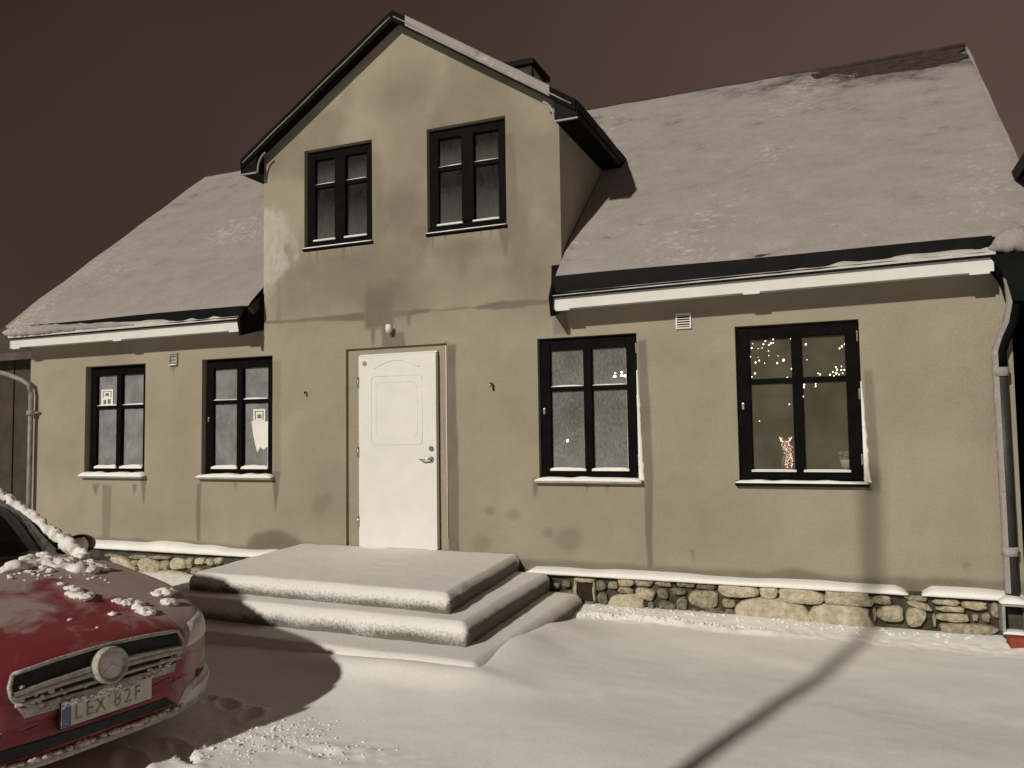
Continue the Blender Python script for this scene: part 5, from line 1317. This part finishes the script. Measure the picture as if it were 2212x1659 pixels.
# tall post beyond the left of the frame, known by its shadow across the snow
py_ = -7.1; px_ = .145-SUN_AZ*(-py_)
post = empty('street_post', (px_, py_, gh(px_, py_)-.05)); tag(post, 'slim grey metal post whose shadow crosses the snow to the right window', 'post')
hp = Z(-.35)+SUN_SLOPE*(-py_)
tube('pole', [(0, 0, 0), (0, 0, hp*.5), (0, 0, hp)], [.055, .052, .050], PIPE, post, 14); tube('base_collar', [(0, 0, 0), (0, 0, .25)], .075, PIPE, post, 14); tube('cap', [(0, 0, hp), (0, 0, hp+.03)], [.055, .03], BLACKM, post, 12)

SHADEWOOD = mat('shade_dark_boarding', (.050, .038, .028), .9, .25, 4, .3, 30)  # darkened to paint in the lack of lamplight on the left house
SHADEROOF = mat('shade_dark_roof', (.085, .068, .060), .9, .25, 3, .3, 30)  # snowy roof, its missing light put into the colour
NIGHTWOOD = mat('night_dark_boarding', (.008, .0075, .007), .9, .25, 4, .3, 30)  # near-black colour stands in for night shadow on this building
def barn(name, x0, x1, y0, y1, h, rise, along, wall, roofm, label):
    e = empty(name, ((x0+x1)/2, y0, 0)); tag(e, label, 'building'); ox, oy = -(x0+x1)/2, -y0
    bm = bmesh.new()
    P = lambda x, y, z: bm.verts.new((x+ox, y+oy, z))
    if along == 'x':
        ym = (y0+y1)/2
        for x in (x0, x1): bm.faces.new([P(x, y0, -.2), P(x, y1, -.2), P(x, y1, h), P(x, ym, h+rise), P(x, y0, h)])
        for y in (y0, y1): bm.faces.new([P(x0, y, -.2), P(x1, y, -.2), P(x1, y, h), P(x0, y, h)])
    else:
        xm = (x0+x1)/2
        for y in (y0, y1): bm.faces.new([P(x0, y, -.2), P(x1, y, -.2), P(x1, y, h), P(xm, y, h+rise), P(x0, y, h)])
        for x in (x0, x1): bm.faces.new([P(x, y0, -.2), P(x, y1, -.2), P(x, y1, h), P(x, y0, h)])
    bmo('wall', bm, wall, e)
    k = .25; t = .14
    if along == 'x':
        ym = (y0+y1)/2; sl_ = rise/(ym-y0)
        for s_ in (-1, 1):
            ye = ym+s_*(ym-y0+k); ze = h-sl_*k
            v = [(x0-k, ym, h+rise), (x1+k, ym, h+rise), (x1+k, ye, ze), (x0-k, ye, ze)]; v = [(a+ox, b+oy, c+.02) for a, b, c in v]+[(a+ox, b+oy, c+t) for a, b, c in v]
            mk('roof', v, [(3, 2, 1, 0), (4, 5, 6, 7), (0, 1, 5, 4), (1, 2, 6, 5), (2, 3, 7, 6), (3, 0, 4, 7)], roofm, e)
    else:
        xm = (x0+x1)/2; sl_ = rise/(xm-x0)
        for s_ in (-1, 1):
            xe = xm+s_*(xm-x0+k); ze = h-sl_*k
            v = [(xm, y0-k, h+rise), (xm, y1+k, h+rise), (xe, y1+k, ze), (xe, y0-k, ze)]; v = [(a+ox, b+oy, c+.02) for a, b, c in v]+[(a+ox, b+oy, c+t) for a, b, c in v]
            mk('roof', v, [(0, 1, 2, 3), (4, 7, 6, 5), (0, 4, 5, 1), (1, 5, 6, 2), (2, 6, 7, 3), (3, 7, 4, 0)], roofm, e)
    return e
b1 = barn('neighbour_house', -17.5, -10.75, 1.6, 8.5, 3.0, 1.1, 'x', SHADEWOOD, SHADEROOF, 'low neighbouring house beyond the left gable, shade put into its colours')
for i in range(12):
    xx = -17.0+i*.55; box('cover_strip', xx+14.125-.02, xx+14.125+.02, -.022, -.002, -.1, 2.95, SHADEWOOD, b1)
b2 = barn('right_outbuilding', 1.62, 7.0, -.6, 7.5, 3.9, 2.2, 'y', NIGHTWOOD, NIGHTWOOD, 'timber building, night shade put into its colour, crowding the right edge beside the downpipe')
for i in range(8):
    yy = -.3+i*.9; box('cover_strip', 1.62-4.31-.02, 1.62-4.31-.002, yy+.6-.03, yy+.6+.03, -.1, 3.85, NIGHTWOOD, b2)
